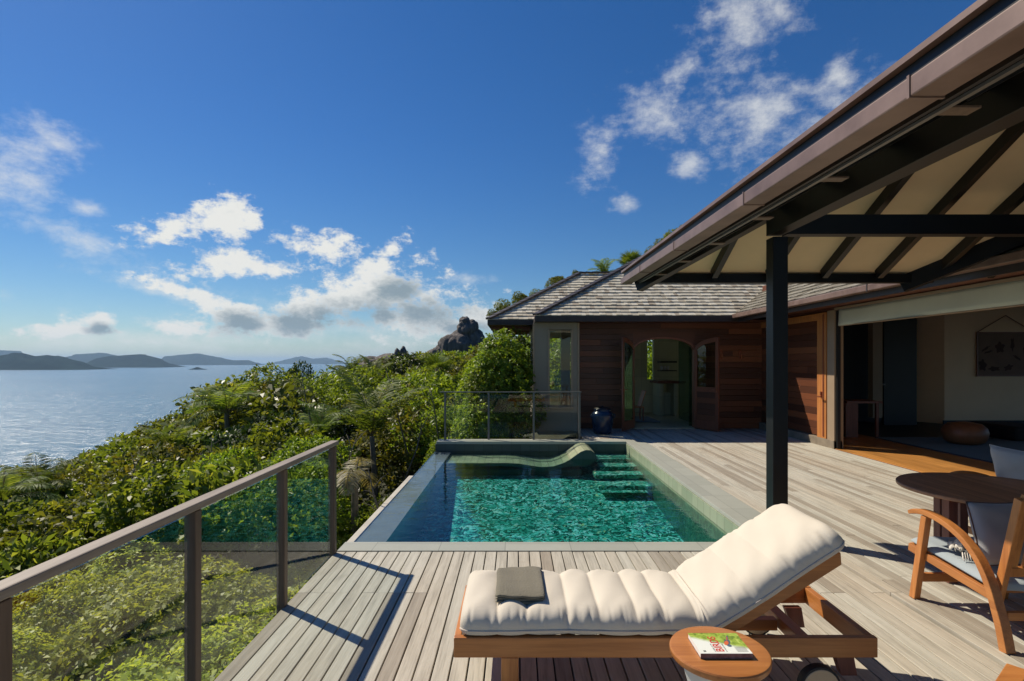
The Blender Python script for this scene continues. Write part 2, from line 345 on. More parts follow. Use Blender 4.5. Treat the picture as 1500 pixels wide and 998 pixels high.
# ------------------------------------------------------------------ mesh builder
ORI = {}
def nzv(): return random.random()
class MB:
    def __init__(s): s.v = []; s.f = []; s.r = []; s.smooth = False
    def face(s, pts, r=0):
        b = len(s.v); s.v += [tuple(p) for p in pts]; s.f.append(tuple(range(b, b+len(pts)))); s.r.append(r); return s
    def hexa(s, p, r=None):       # p: 8 points, bottom ccw then top ccw
        r = nzv() if r is None else r
        b = len(s.v); s.v += [tuple(q) for q in p]
        for f in ((3,2,1,0),(4,5,6,7),(0,1,5,4),(1,2,6,5),(2,3,7,6),(3,0,4,7)):
            s.f.append(tuple(b+i for i in f)); s.r.append(r)
        return s
    def box(s, x0, x1, y0, y1, z0, z1, r=None):
        return s.hexa([(x0,y0,z0),(x1,y0,z0),(x1,y1,z0),(x0,y1,z0),(x0,y0,z1),(x1,y0,z1),(x1,y1,z1),(x0,y1,z1)], r)
    def beam(s, a, b, w, h, up=(0,0,1), r=None, off=0):  # rectangular bar from a to b; w sideways, h along up
        a = Vector(a); b = Vector(b); d = (b-a).normalized(); up = Vector(up)
        sd = d.cross(up).normalized(); u = sd.cross(d).normalized()
        a = a+u*off; b = b+u*off
        P = []
        for zz in (-h/2, h/2):
            for (e, q) in ((a,-1),(b,-1),(b,1),(a,1)): P.append(e+sd*(-q)*w/2*-1+u*zz)
        return s.hexa(P, r)
    def tube(s, pts, rad, n=8, r=None, cap=True):
        r = nzv() if r is None else r
        pts = [Vector(p) for p in pts]; rad = rad if isinstance(rad, (list, tuple)) else [rad]*len(pts)
        b = len(s.v); ref = Vector((0,0,1))
        if abs((pts[-1]-pts[0]).normalized().z) > .9: ref = Vector((1,0,0))
        for i, p in enumerate(pts):
            d = (pts[min(i+1, len(pts)-1)]-pts[max(i-1, 0)]).normalized()
            x = d.cross(ref).normalized(); y = d.cross(x)
            for k in range(n):
                t = 2*PI*k/n; s.v.append(tuple(p+(x*math.cos(t)+y*math.sin(t))*rad[i]))
        for i in range(len(pts)-1):
            for k in range(n):
                s.f.append((b+i*n+k, b+i*n+(k+1)%n, b+(i+1)*n+(k+1)%n, b+(i+1)*n+k)); s.r.append(r)
        if cap:
            s.f.append(tuple(b+k for k in range(n))[::-1]); s.r.append(r)
            s.f.append(tuple(b+(len(pts)-1)*n+k for k in range(n))); s.r.append(r)
        return s
    def lathe(s, prof, c=(0,0,0), n=32, r=0):
        b = len(s.v)
        for (rr, z) in prof:
            for k in range(n):
                t = 2*PI*k/n; s.v.append((c[0]+rr*math.cos(t), c[1]+rr*math.sin(t), c[2]+z))
        for i in range(len(prof)-1):
            for k in range(n):
                s.f.append((b+i*n+k, b+i*n+(k+1)%n, b+(i+1)*n+(k+1)%n, b+(i+1)*n+k)); s.r.append(r)
        s.f.append(tuple(b+k for k in range(n))[::-1]); s.r.append(r)
        s.f.append(tuple(b+(len(prof)-1)*n+k for k in range(n))); s.r.append(r)
        return s
    def prism(s, poly, axis, lo, hi, r=0):   # poly in the 2 other axes, extruded along axis
        def P(u, v, w):
            return {'x': (w, u, v), 'y': (u, w, v), 'z': (u, v, w)}[axis]
        n = len(poly); b = len(s.v)
        s.v += [P(u, v, lo) for u, v in poly]+[P(u, v, hi) for u, v in poly]
        s.f.append(tuple(b+i for i in range(n))); s.r.append(r)
        s.f.append(tuple(b+n+i for i in range(n))[::-1]); s.r.append(r)
        for i in range(n):
            j = (i+1) % n; s.f.append((b+i, b+n+i, b+n+j, b+j)); s.r.append(r)
        return s
    def strip(s, path, axis, lo, hi, th, r=0):  # curved band: path 2D, thickness th, extruded along axis
        n = len(path); L = []; Rr = []
        for i, (u, v) in enumerate(path):
            a = path[max(i-1, 0)]; c = path[min(i+1, n-1)]; du, dv = c[0]-a[0], c[1]-a[1]; l = math.hypot(du, dv)
            t = th[i] if isinstance(th, (list, tuple)) else th
            L.append((u-dv/l*t/2, v+du/l*t/2)); Rr.append((u+dv/l*t/2, v-du/l*t/2))
        for i in range(n-1):
            quad = [L[i], L[i+1], Rr[i+1], Rr[i]]
            def P(u, v, w): return {'x': (w, u, v), 'y': (u, w, v), 'z': (u, v, w)}[axis]
            b = len(s.v)
            s.v += [P(*q, lo) for q in quad]+[P(*q, hi) for q in quad]
            fs = [(0,1,2,3), (7,6,5,4), (0,4,5,1), (3,2,6,7)]
            if i == 0: fs.append((3,7,4,0))
            if i == n-2: fs.append((1,5,6,2))
            for f in fs: s.f.append(tuple(b+k for k in f)); s.r.append(r)
        return s
    def build(s, name, mat, parent=None, bevel=0, smooth=False, weld=False, subsurf=0):
        o3 = ORI.get(parent.name, Vector((0,0,0))) if parent else Vector((0,0,0))
        me = bpy.data.meshes.new(name)
        me.from_pydata([(v[0]-o3.x, v[1]-o3.y, v[2]-o3.z) for v in s.v], [], s.f)
        at = me.attributes.new('rnd', 'FLOAT', 'FACE'); at.data.foreach_set('value', s.r)
        bm = bmesh.new(); bm.from_mesh(me)
        if weld: bmesh.ops.remove_doubles(bm, verts=bm.verts, dist=1e-4)
        bmesh.ops.recalc_face_normals(bm, faces=bm.faces); bm.to_mesh(me); bm.free()
        me.materials.append(mat)
        if smooth:
            me.polygons.foreach_set('use_smooth', [True]*len(me.polygons))
        o = bpy.data.objects.new(name, me); C.objects.link(o)
        if parent: o.parent = parent; ORI[o.name] = o3
        if bevel:
            b = o.modifiers.new('bevel', 'BEVEL'); b.width = bevel; b.segments = 2; b.limit_method = 'ANGLE'; b.angle_limit = R(40)
        if subsurf:
            q = o.modifiers.new('subsurf', 'SUBSURF'); q.levels = subsurf; q.render_levels = subsurf
        return o
def tag(o, label=None, cat=None, group=None, kind=None):
    if label: o['label'] = label
    if cat: o['category'] = cat
    if group: o['group'] = group
    if kind: o['kind'] = kind
    return o
def thing(name, loc, label, cat, group=None):
    o = bpy.data.objects.new(name, None); C.objects.link(o); o.location = loc; o.empty_display_size = .2
    ORI[o.name] = Vector(loc)
    return tag(o, label, cat, group)
def copy_tree(o, parent=None):
    c = o.copy(); C.objects.link(c)
    if parent: c.parent = parent
    for ch in o.children: copy_tree(ch, c)
    return c
def smooth_by_angle(o, ang=40):
    me = o.data
    me.polygons.foreach_set('use_smooth', [True]*len(me.polygons))
    bm = bmesh.new(); bm.from_mesh(me)
    for e in bm.edges:
        if len(e.link_faces) == 2 and e.calc_face_angle(0) > R(ang): e.smooth = False
    bm.to_mesh(me); bm.free()

# ------------------------------------------------------------------ terrain
def canopy(x, y):
    z = -.4+.25*x+.12*y
    # skyline curve: beyond it the slope falls away to the sea
    ys = np.interp(y, [-40, 0, 12, 25, 30, 35, 45, 50, 62, 80], [-22, -22, -24, -24.5, -20.5, -16, -14, -11, -8, 0])
    s = ys-x
    z -= max(0, s)*.75
    if y > 62: z -= (y-62)*.5
    if y > 14: z -= max(0, min(1, (y-14)/14))*max(0, min(2.6, (x+9)*.28))
    z += .35*math.sin(x*.55+y*.3)*min(1, max(0, (-x-4)/6))
    return z
def ground(x, y):
    z = canopy(x, y)-(1.7+min(1.5, max(0, (-x-4)*.2))+min(2, max(0, (y-15)*.08)))
    if x > -2.2 and y < 18: z = min(z, -1.6)
    if x > 8: z = min(z, -.8)  # unseen ground lowered to keep the added side openings clear
    return max(z, -47)
g = MB()
xs = list(np.concatenate([np.arange(-190, -60, 13), np.arange(-60, 40, 1.6), np.arange(40, 200, 20)]))
ys = list(np.concatenate([np.arange(-40, -4, 6), np.arange(-4, 90, 1.6), np.arange(90, 260, 13)]))
for y in ys:
    for x in xs:
        g.v.append((x, y, ground(x, y)+.12*math.sin(x*1.7)*math.sin(y*1.3)))
nx = len(xs)
for j in range(len(ys)-1):
    for i in range(nx-1):
        g.f.append((j*nx+i, j*nx+i+1, (j+1)*nx+i+1, (j+1)*nx+i)); g.r.append(0)
o = g.build('hillside', plain('dark_leaf_litter_soil', (.045,.05,.02), .95, 0, .5, 1.2, .8, 6), smooth=True); tag(o, kind='structure')
s = MB(); s.face([(-30000,-3000,-45),(30000,-3000,-45),(30000,32000,-45),(-30000,32000,-45)])
tag(s.build('sea', M['sea']), kind='structure')

def island(name, prof, D, depth, mat):
    m = MB(); rows = 14
    cols = []
    n = 70
    x0, x1 = prof[0][0], prof[-1][0]
    for i in range(n+1):
        px = x0+(x1-x0)*i/n
        py = np.interp(px, [p[0] for p in prof], [p[1] for p in prof])
        z = 1.7+(531-py)/785*D
        cols.append(((px-756)/785*D, max(z, -44)))
    for j in range(rows+1):
        t = j/rows*2-1
        for (x, z) in cols:
            k = (1-abs(t)**1.3)
            w = 1+.25*math.sin(x*.013+t*5)+.12*math.sin(x*.041+t*9)
            h = -46+(z+46)*max(0, min(1, k*(w if abs(t) > .05 else 1)))
            m.v.append((x*(1+t*depth/D*.3), D+t*depth, h))
    for j in range(rows):
        for i in range(n):
            a = j*(n+1)+i; m.f.append((a, a+1, a+n+2, a+n+1)); m.r.append(0)
    o = m.build(name, mat, smooth=True); tag(o, kind='structure')
isl = plain('forested_island', (.018,.035,.03), 1.0, 0, .6, .012, 0, 60, 0.0)
island('island', [(-60,533),(-30,524),(0,522.5),(32,517.5),(52,522.5),(70,520.5),(92,525),(115,531),(132,537),(150,541)], 3400, 260, isl)
island('island', [(105,537),(128,532),(156,523.5),(182,521),(205,519.5),(220,523),(236,527),(248,533),(256,537.5)], 4800, 300, isl)
island('island', [(-60,520),(-20,513),(20,514.5),(40,520),(60,527),(80,533)], 8200, 500, isl)
island('island', [(80,532),(97,525),(122,519),(148,517.5),(170,521),(190,527),(205,533)], 8000, 500, isl)
island('island', [(228,532),(245,523),(262,520.5),(292,518.5),(318,524),(342,528.5),(360,528.2),(378,532.5)], 8600, 400, isl)
island('island', [(400,532.5),(418,527.5),(442,522.5),(458,526.5),(478,524.5),(492,529),(506,532.8)], 12500, 500, isl)
island('islet', [(278,541.5),(284,540),(288,538.2),(291,538.8),(295,540.2),(302,541.5)], 3300, 25, isl)

# ------------------------------------------------------------------ deck
LX = -1.615; WX = 6.22
PITCH = .0965; GAP = .009
d = MB()
def boards(x0, x1, y0, y1, z0=-.035, joints=None):
    x = x0; k = 0
    while x < x1-.02:
        w = min(PITCH, x1-x)-GAP
        cuts = [y0]
        y = y0+random.uniform(.4, 3.6)
        if joints and y0 < joints < y1: 
            y = joints+random.choice((0, 0, .0, 1.6, -1.9, 2.2)); 
        while y < y1-.5:
            if y > y0+.5: cuts.append(y)
            y += random.uniform(2.4, 4.2)
        cuts.append(y1)
        for a, b in zip(cuts, cuts[1:]):
            dz = random.uniform(-.0012, .0012)
            d.box(x, x+w, a+.0015, b-.0015, z0, dz)
        x += PITCH; k += 1
boards(LX, 2.745, -1.5, 4.805, joints=3.95)
boards(2.765, WX, -1.5, 13.68)
boards(1.5, 2.765, 11.80, 13.68)
o = d.build('deck', M['deck'], bevel=.003); tag(o, kind='structure')
u = MB()
u.box(LX+.02, 2.74, -1.5, 4.79, -.20, -.05); u.box(2.77, WX-.02, -1.5, 13.6, -.2, -.05); u.box(1.52, 2.76, 11.82, 13.6, -.2, -.05)
o = u.build('gap_shade_sheet', M['darkvoid']); tag(o, kind='structure')  # dark sheet added as the shadow seen between the boards
u = MB()
u.box(-1.40, 6.0, -1.4, 4.7, -3.2, -.21); u.box(2.9, 17, 4.8, 20, -3.2, -.21)
o = u.build('deck_foundation', M['beige']); tag(o, kind='structure')

# ------------------------------------------------------------------ pool
WL = -.20
PX0, PX1, PY0, PY1 = -1.385, 2.35, 5.055, 11.42
pool = thing('swimming_pool', (.5, 8, 0), 'rectangular infinity-edge pool with green mosaic floor beside the timber deck', 'swimming pool')
c = MB(); c.box(-1.61, 2.75, 4.82, PY0, -.04, .004); c.build('coping', M['coping'], pool, bevel=.004)
c = MB(); c.box(PX1, 2.75, PY0+.002, 11.80, -.04, .0035); c.build('coping', M['copingside'], pool, bevel=.004)
c = MB(); c.box(-1.70, PX1-.002, PY1, 11.80, -.05, .0045); c.build('coping', M['coping'], pool, bevel=.004)
def fz(y): return -1.02+.50*max(0, min(1, (y-5)/5.6))
c = MB(); 
c.box(PX1-.012, PX1+.3, PY0-.2, 11.6, -1.4, -.042); c.build('side_wall', M['pooltile'], pool)
c = MB(); c.box(PX1-.016, PX1-.0125, PY0, PY1, -1.3, WL-.03); c.build('submerged_wall', M['deepwall'], pool)  # thin overlay; light absorbed by the water is painted in as darker green
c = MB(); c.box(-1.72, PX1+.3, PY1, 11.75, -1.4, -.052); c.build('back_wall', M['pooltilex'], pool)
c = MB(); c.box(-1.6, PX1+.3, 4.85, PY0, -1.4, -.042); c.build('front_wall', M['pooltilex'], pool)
c = MB(); c.box(-1.72, PX0, PY0+.001, PY1-.001, -1.4, WL-.014); c.build('infinity_edge', M['weir'], pool)
c = MB(); c.box(-1.86, -1.722, PY0-.2, 9.3, -1.6, -.27); c.build('outer_ledge', M['ledge'], pool, bevel=.01)
c = MB()
N = 20
for j in range(N):
    y0 = PY0+(PY1-PY0)*j/N; y1 = PY0+(PY1-PY0)*(j+1)/N
    c.face([(PX0, y0, fz(y0)), (PX1, y0, fz(y0)), (PX1, y1, fz(y1)), (PX0, y1, fz(y1))])
c.build('pool_floor', M['mosaic'], pool, weld=True)
for i, (y0, y1, z, xa, xb) in enumerate([(10.86, PY1, -.26, 1.62, 2.335), (10.32, 10.70, -.31, 1.62, 2.335), (9.78, 10.14, -.36, 1.45, 2.335), (9.2, 9.58, -.43, 1.42, 2.335)]):
    c = MB(); c.box(xa, xb, y0, y1, z-.07, z); c.build('step', M['mosaic'], pool, bevel=.01)
# wavy submerged lounging bench that rises out of the water as a headrest roll
prof = [(-1.38,-.27),(-.6,-.27),(-.2,-.265),(.05,-.28),(.3,-.32),(.5,-.345),(.72,-.335),(.92,-.27),(1.05,-.20),(1.16,-.12),(1.26,-.05),(1.36,-.015),(1.45,-.02),(1.53,-.07),(1.56,-.15),(1.53,-.23),(1.44,-.30),(1.30,-.33)]
poly = prof+[(1.2,-.33),(1.05,-.33),(.9,-.36),(.7,-.40),(.5,-.41),(.3,-.385),(.05,-.34),(-.2,-.325),(-1.38,-.33)]
c = MB(); c.prism(poly, 'y', 10.45, PY1-.002); c.build('lounging_bench', M['benchtile'], pool)
c = MB(); c.prism(poly, 'y', 10.43, 10.449); c.build('bench_shade_plate', M['pooltilex'], pool)  # dark plate laid over the bench face to give it its shade
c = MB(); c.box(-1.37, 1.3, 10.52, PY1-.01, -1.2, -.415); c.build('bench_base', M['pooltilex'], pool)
w = MB()
nx_, ny_ = 2, 2
w.box(-1.718, PX1+.05, PY0-.05, PY1+.05, -1.3, WL)
tag(w.build('pool_water', M['poolwater']), kind='structure')

# ------------------------------------------------------------------ railings
rail = thing('glass_railing', (LX, 2, 0), 'timber-posted glass railing with weathered flat handrail along the left edge of the deck', 'railing')
ph = [.65, 1.68, 2.705, 3.735, 4.76]
r_ = MB()
r_.box(-1.668, -1.592, -1.2, 4.82, .958, .995); r_.build('handrail', M['railwood'], rail, bevel=.006)
for y in ph:
    c = MB(); c.box(-1.660, -1.602, y-.027, y+.027, -.12, .952); c.build('post', M['railpost'], rail, bevel=.004)
pr = [-1.2]+ph
for a, b in zip(pr, pr[1:]):
    c = MB(); c.box(-1.634, -1.624, a+.042, b-.042, .0, .940); c.build('glass_panel', M['glass'], rail)
rb = thing('pool_railing', (0, 11.72, 0), 'slim grey metal and glass railing on the far coping of the pool', 'railing')
c = MB(); c.box(-1.66, 1.43, 11.69, 11.745, 1.03, 1.055); c.build('handrail', M['metal'], rb, bevel=.004)
for x in (-1.55, -.60, .385, 1.385):
    c = MB(); c.box(x-.022, x+.022, 11.695, 11.74, .005, 1.03); c.build('post', M['metal'], rb, bevel=.003)
for a, b in ((-1.55,-.6),(-.6,.385),(.385,1.385)):
    c = MB(); c.box(a+.035, b-.035, 11.712, 11.722, .06, .99); c.build('glass_panel', M['clearglass'], rb)

# ------------------------------------------------------------------ shingle roof planes
def shingles(m, O, U, V, rows, lo, hi, w=.125, expo=.19, th=.036):
    """O origin at eave, U along the eave, V up the slope (unit vectors); lo(v), hi(v): limits along U at height v"""
    O = Vector(O); U = Vector(U).normalized(); V = Vector(V).normalized(); Nn = U.cross(V).normalized()
    if Nn.z < 0: Nn = -Nn
    for j in range(rows):
        v0 = j*expo; v1 = v0+expo*1.12
        a0, b0, a1, b1 = lo(v0), hi(v0), lo(v0+expo), hi(v0+expo)
        if b0-a0 < .02: break
        u = a0-random.uniform(0, w)
        while u < b0:
            ww = w*random.uniform(.6, 1.4); e = u+ww-.004
            s0, s1 = max(u, a0), min(e, b0); t0, t1 = max(u, a1), min(e, b1)
            if s1 <= s0: u += ww; continue
            if t1 <= t0: t0 = t1 = (max(min(u, b1), a1)+max(min(e, b1), a1))/2; 
            lift = th*random.uniform(.75, 1.2); dj = random.uniform(-.008, .008)
            P = []
            for (uu, vv, hh) in ((s0, v0+dj, 0), (s1, v0+dj, 0), (t1, v1, -.004), (t0, v1, -.004)): P.append(O+U*uu+V*vv+Nn*hh)
            for (uu, vv, hh) in ((s0, v0+dj, lift), (s1, v0+dj, lift), (t1, v1, .004), (t0, v1, .004)): P.append(O+U*uu+V*vv+Nn*hh)
            m.hexa(P, random.uniform(.0,1)); u += ww
def plane_at(m, pts, th=.05):
    """roof deck slab below the shingles"""
    p = [Vector(q) for q in pts]; n = (p[1]-p[0]).cross(p[2]-p[0]).normalized()
    if n.z < 0: n = -n
    b = len(m.v); k = len(p)
    m.v += [tuple(q-n*.004) for q in p]+[tuple(q-n*th) for q in p]
    m.f.append(tuple(b+i for i in range(k))); m.r.append(.2)
    m.f.append(tuple(b+k+i for i in range(k))[::-1]); m.r.append(.2)
    for i in range(k):
        j = (i+1) % k; m.f.append((b+i, b+k+i, b+k+j, b+j)); m.r.append(.2)
TP = .61; SL = math.hypot(1, TP)      # pitch
# ------------------------------------------------------------------ bathroom pavilion
pav = thing('bathroom_pavilion', (3, 13.7, 0), 'cedar-clad pavilion with shingled hip roof and arched double doors beyond the pool', 'pavilion')
WY = 13.7
def clad_wall(m, axis, pos, a0, a1, z0, z1, th=.10, hole=None, bh=.118, dirn=1):
    """horizontal boards; hole(z) -> (u0,u1) or None"""
    z = z0
    while z < z1-.01:
        e = min(z+bh-.004, z1); segs = [(a0, a1)]
        if hole:
            hs = [q for q in (hole(z), hole(e)) if q]
            if hs:
                u0 = min(q[0] for q in hs); u1 = max(q[1] for q in hs); segs = [(a0, u0), (u1, a1)]
        for (p, q) in segs:
            if q-p < .01: continue
            cuts = [p]; x = p+random.uniform(.5, 3)
            while x < q-.3: cuts.append(x); x += random.uniform(1.6, 3.4)
            cuts.append(q)
            for s_, t_ in zip(cuts, cuts[1:]):
                if axis == 'x': m.box(s_+.001, t_-.001, pos, pos+th, z, e)
                else: m.box(pos, pos+th, s_+.001, t_-.001, z, e)
        z += bh
DX0, DX1, DS, DT = 2.985, 4.56, 2.0, 2.32
def arch(z):
    if z >= DT: return None
    if z <= DS: return (DX0, DX1)
    t = (z-DS)/(DT-DS); cx = (DX0+DX1)/2; hw = (DX1-DX0)/2*math.sqrt(max(0, 1-t*t)); return (cx-hw, cx+hw)
c = MB(); clad_wall(c, 'x', WY, 1.5, 6.9, .0, 2.9, .08, arch, .142); c.build('wall', M['clad'], pav, bevel=.003)
c = MB(); c.box(1.5, DX0-.03, WY+.082, WY+.12, 0, 2.9); c.build('light_stop_backing', M['stone'], pav)  # backing added to stop sunlight leaking through the board gaps
c = MB(); c.box(DX1+.03, 6.9, WY+.082, WY+.12, 0, 2.9); c.build('light_stop_backing', M['stone'], pav)
c = MB(); c.box(DX0-.028, DX1+.028, WY+.082, WY+.12, DT+.03, 2.9); c.build('light_stop_backing', M['stone'], pav)
# smooth arched head panel and door frame
def archpts(x0, x1, zs, zt, n=18):
    cx = (x0+x1)/2; hw = (x1-x0)/2
    return [(cx-hw*math.cos(PI*i/n), zs+(zt-zs)*math.sin(PI*i/n)) for i in range(n+1)]
c = MB(); pa = archpts(DX0, DX1, DS, DT)
for (a, b) in zip(pa, pa[1:]):
    c.prism([a, b, (b[0], DT+.14), (a[0], DT+.14)], 'y', WY-.012, WY+.04, .4)
c.build('arched_lintel', M['clad'], pav)
c = MB(); path = [(DX0-.0, .0), (DX0, 1.0)]+archpts(DX0, DX1, DS, DT)+[(DX1, 1.0), (DX1, 0)]
c.strip(path, 'y', WY-.035, WY+.12, .05, .5); c.build('door_frame', M['doorwood'], pav)
c = MB(); c.box(DX0, DX1, WY-.05, WY+.25, -.02, .025); c.build('threshold', M['stonefloor'], pav)

def leaf(hx, hy, ang, flip, label):
    """door leaf: local x from hinge (0) to free edge, quarter arch rising to the free edge"""
    W = .79
    root = MB(); W0, H0, H1 = 0, DS-.03, DT-.05
    top = [(W*(1-math.cos(PI/2*i/10)), H0+(H1-H0)*math.sin(PI/2*i/10)) for i in range(11)]
    Rz = Matrix.Rotation(ang, 3, 'Z'); Ov = Vector((hx, hy, .03))
    def T(mb):
        mb.v = [tuple(Ov+Rz @ Vector(v)) for v in mb.v]; return mb
    f = MB(); st = .095
    f.box(0, st, -.02, .02, 0, H0, .3); f.box(W-st, W, -.02, .02, 0, H1, .3)
    f.box(st, W-st, -.0195, .0195, 0, .22, .5); (f.box(st, W-st, -.0195, .0195, .93, 1.05, .5) if flip else None)
    for (a, b) in zip(top, top[1:]):
        f.prism([a, b, (b[0], b[1]-.11), (a[0], a[1]-.11)], 'y', -.018, .018, .4)
    lf = T(f).build('door', M['doorwood'], pav, bevel=.003); lf['label'] = label
    g1 = MB(); g1.box(st, W-st, -.004, .004, 1.05, DS-.1, 0)
    for (a, b) in zip(top[2:-1], top[3:]):
        g1.prism([(a[0], DS-.1), (b[0], DS-.1), (b[0], b[1]-.1), (a[0], a[1]-.1)], 'y', -.004, .004, 0)
    T(g1).build('glass', M['doorglass'], lf)
    g2 = MB()
    if flip:
        for i in range(5): g2.box(st, W-st, -.012, .012, .22+i*.142, .22+(i+1)*.142-.004)
        T(g2).build('lower_panel', M['clad'], lf)
    else:
        g2.box(st, W-st, -.004, .004, .22, 1.049, 0); T(g2).build('glass', M['doorglass'], lf)
    h = MB()
    for sgn in (-1, 1):
        h.tube([(W-.05, sgn*.02, 1.0), (W-.05, sgn*.07, 1.0), (W-.14, sgn*.075, 1.0)], .010, 8)
    h.box(W-.065, W-.035, -.03, .03, .93, 1.10)
    T(h).build('handle', M['copper'], lf)
leaf(DX0+.02, WY-.06, math.atan2(-.80, -.52), False, 'left arched door leaf with full glass, standing open')
leaf(DX1-.02, WY-.06, math.atan2(-.72, .36), True, 'right arched door leaf with glazed top and planked bottom, standing open')
for px in (1056, 1084):
    x = (px-756)/785*WY
    h = MB(); h.box(x-.03, x+.03, WY-.02, WY, 1.78, 2.02); h.tube([(x, WY-.02, 1.80), (x, WY-.09, 1.80), (x, WY-.10, 1.90)], .014, 8); h.tube([(x, WY-.02, 1.97), (x, WY-.06, 1.98)], .014, 8)
    h.build('coat_hook', M['copper'], pav)
# hip roof, main part: eave front Y=12.85
EY, EZ, EX = 12.85, 2.80, .47
VX = 5.3
def up(t): return (EX+t, EY+t, EZ+TP*t)
TOPT = 4.6
m = MB()
shingles(m, (0, EY, EZ), (1,0,0), (0,1,TP), 40, lambda v: EX+v/SL, lambda v: VX+v/SL if v/SL < TOPT else 0)
plane_at(m, [(EX, EY, EZ), (VX, EY, EZ), (VX+TOPT, EY+TOPT, EZ+TP*TOPT), up(TOPT)])
# left slope of the main roof and back slope
plane_at(m, [(EX, EY, EZ), up(TOPT), (EX+TOPT, EY+TOPT+.5, EZ+TP*TOPT), (EX, EY+2*TOPT+.5, EZ)])
plane_at(m, [(EX+TOPT-1, EY+TOPT+1.5, EZ+TP*(TOPT-1)), (EX+TOPT, EY+TOPT+.5, EZ+TP*TOPT), (VX+TOPT, EY+TOPT+.5, EZ+TP*TOPT), (VX+TOPT, EY+TOPT+1.5, EZ+TP*(TOPT-1))])  # back slope cut short, unseen gap added to let sun into the bathroom
rf = m.build('shingle_roof', M['shingle'], pav)
m = MB(); h0 = Vector(up(0)); h1 = Vector(up(TOPT)); n = 26
for i in range(n):
    a = h0.lerp(h1, i/n); b = h0.lerp(h1, (i+1.15)/n)
    m.beam(a+Vector((0,0,.045)), b+Vector((0,0,.030)), .20, .045)
m.build('hip_cap', M['fascia'], rf)
m = MB(); m.box(EX+.0, VX+.3, EY-.02, EY+.01, EZ-.13, EZ+.005); m.box(EX-.02, EX, EY-.02, EY+8, EZ-.13, EZ+.005)
m.build('fascia', M['fascia'], pav)
m = MB(); y = EY+.02; m.box(EX+.01, 6.3, EY+.01, WY, EZ-.11, EZ-.09); m.build('soffit', M['soffitwood'], pav)
# lower left wing
WEX, WEY = -.73, 14.03; WT = 2.69
m = MB()
shingles(m, (0, WEY, EZ), (1,0,0), (0,1,TP), 16, lambda v: WEX+v/SL, lambda v: min(EX+v/SL+1.25, 4))
plane_at(m, [(WEX, WEY, EZ), (EX+1.3, WEY, EZ), (EX+1.3+WT, WEY+WT, EZ+TP*WT), (WEX+WT, WEY+WT, EZ+TP*WT)])
plane_at(m, [(WEX, WEY, EZ), (WEX+WT, WEY+WT, EZ+TP*WT), (WEX, WEY+2*WT, EZ)])
plane_at(m, [(WEX, WEY+2*WT, EZ), (WEX+WT, WEY+WT, EZ+TP*WT), (4, WEY+WT, EZ+TP*WT), (4, WEY+2*WT, EZ)])
rw = m.build('shingle_roof', M['shingle'], pav)
m = MB(); h0 = Vector((WEX, WEY, EZ)); h1 = Vector((WEX+WT, WEY+WT, EZ+TP*WT)); n = 16
for i in range(n):
    a = h0.lerp(h1, i/n); b = h0.lerp(h1, (i+1.15)/n); m.beam(a+Vector((0,0,.045)), b+Vector((0,0,.03)), .20, .045)
a = h1; b = h1+Vector((1.6, 0, 0)); n = 8
for i in range(n): m.beam(a.lerp(b, i/n)+Vector((0,0,.05)), a.lerp(b, (i+1.1)/n)+Vector((0,0,.035)), .20, .045)
m.build('hip_cap', M['fascia'], rw)
m = MB(); m.box(WEX-.02, EX+1.3, WEY-.02, WEY+.01, EZ-.13, EZ+.005); m.box(WEX-.02, WEX+.01, WEY+.01, WEY+2*WT, EZ-.13, EZ+.005); m.build('fascia', M['fascia'], pav)
m = MB(); m.box(WEX+.02, .3, WEY+.02, WEY+2*WT-.02, EZ-.12, EZ-.10); m.build('soffit', M['soffitwood'], pav)
for y in (14.9, 15.9, 16.9):
    m = MB(); m.box(WEX+.03, .4, y, y+.06, EZ-.22, EZ-.122); m.build('rafter', M['doorwood'], pav)
# bay window in painted frames
bx0, bx1, by = .45, 1.56, 13.15
m = MB()
m.box(bx0, .80, by, by+.10, .0, EZ-.13); m.box(1.37, 1.50, by, by+.10, 0, EZ-.13)
m.box(.80, 1.37, by+.002, by+.10, 0, .60); m.box(.80, 1.37, by+.002, by+.1, 2.50, EZ-.13)
m.box(bx0+.001, bx0+.099, by+.10, WY+.6, 0, .60); m.box(bx0+.001, bx0+.099, by+.10, WY+.6, 2.5, EZ-.13); m.box(bx0, bx0+.1, WY+.6, WY+.9, 0, EZ-.13)
m.box(bx0, bx0+.1, WY+2.0, WY+3.2, 0, EZ-.13); m.box(bx0+.001, bx0+.099, WY+.9, WY+2.0, 0, .6); m.box(bx0+.001, bx0+.099, WY+.9, WY+2.0, 2.4, EZ-.13)
m.box(1.502, 1.56, by+.02, WY, 0, EZ-.13)
m.box(bx0+.1, 1.5, by+.1, WY+.2, -.1, .0)
m.build('wall', M['beige'], pav, bevel=.004)
fr = MB(); fr.strip([(.80,.62),(.80,2.48),(1.37,2.48),(1.37,.62),(.80,.62)], 'y', by-.02, by+.03, .05, .3)
wf = fr.build('window', M['beigelight'], pav)
m = MB(); m.box(.79, 1.40, by-.06, by+.2, .56, .60); m.build('sill', M['beigelight'], wf, bevel=.004)
m = MB(); m.box(.83, 1.34, by+.035, by+.045, .62, 2.46); m.build('pane', M['wglass'], wf)
m = MB(); m.box(1.503, 1.545, by-.015, by+.018, 0, EZ-.14); m.build('corner_trim', M['beigelight'], pav)
m = MB(); m.box(bx0-.035, bx0-.002, by-.015, by+.03, 0, EZ-.14); m.build('corner_trim', M['beigelight'], pav)
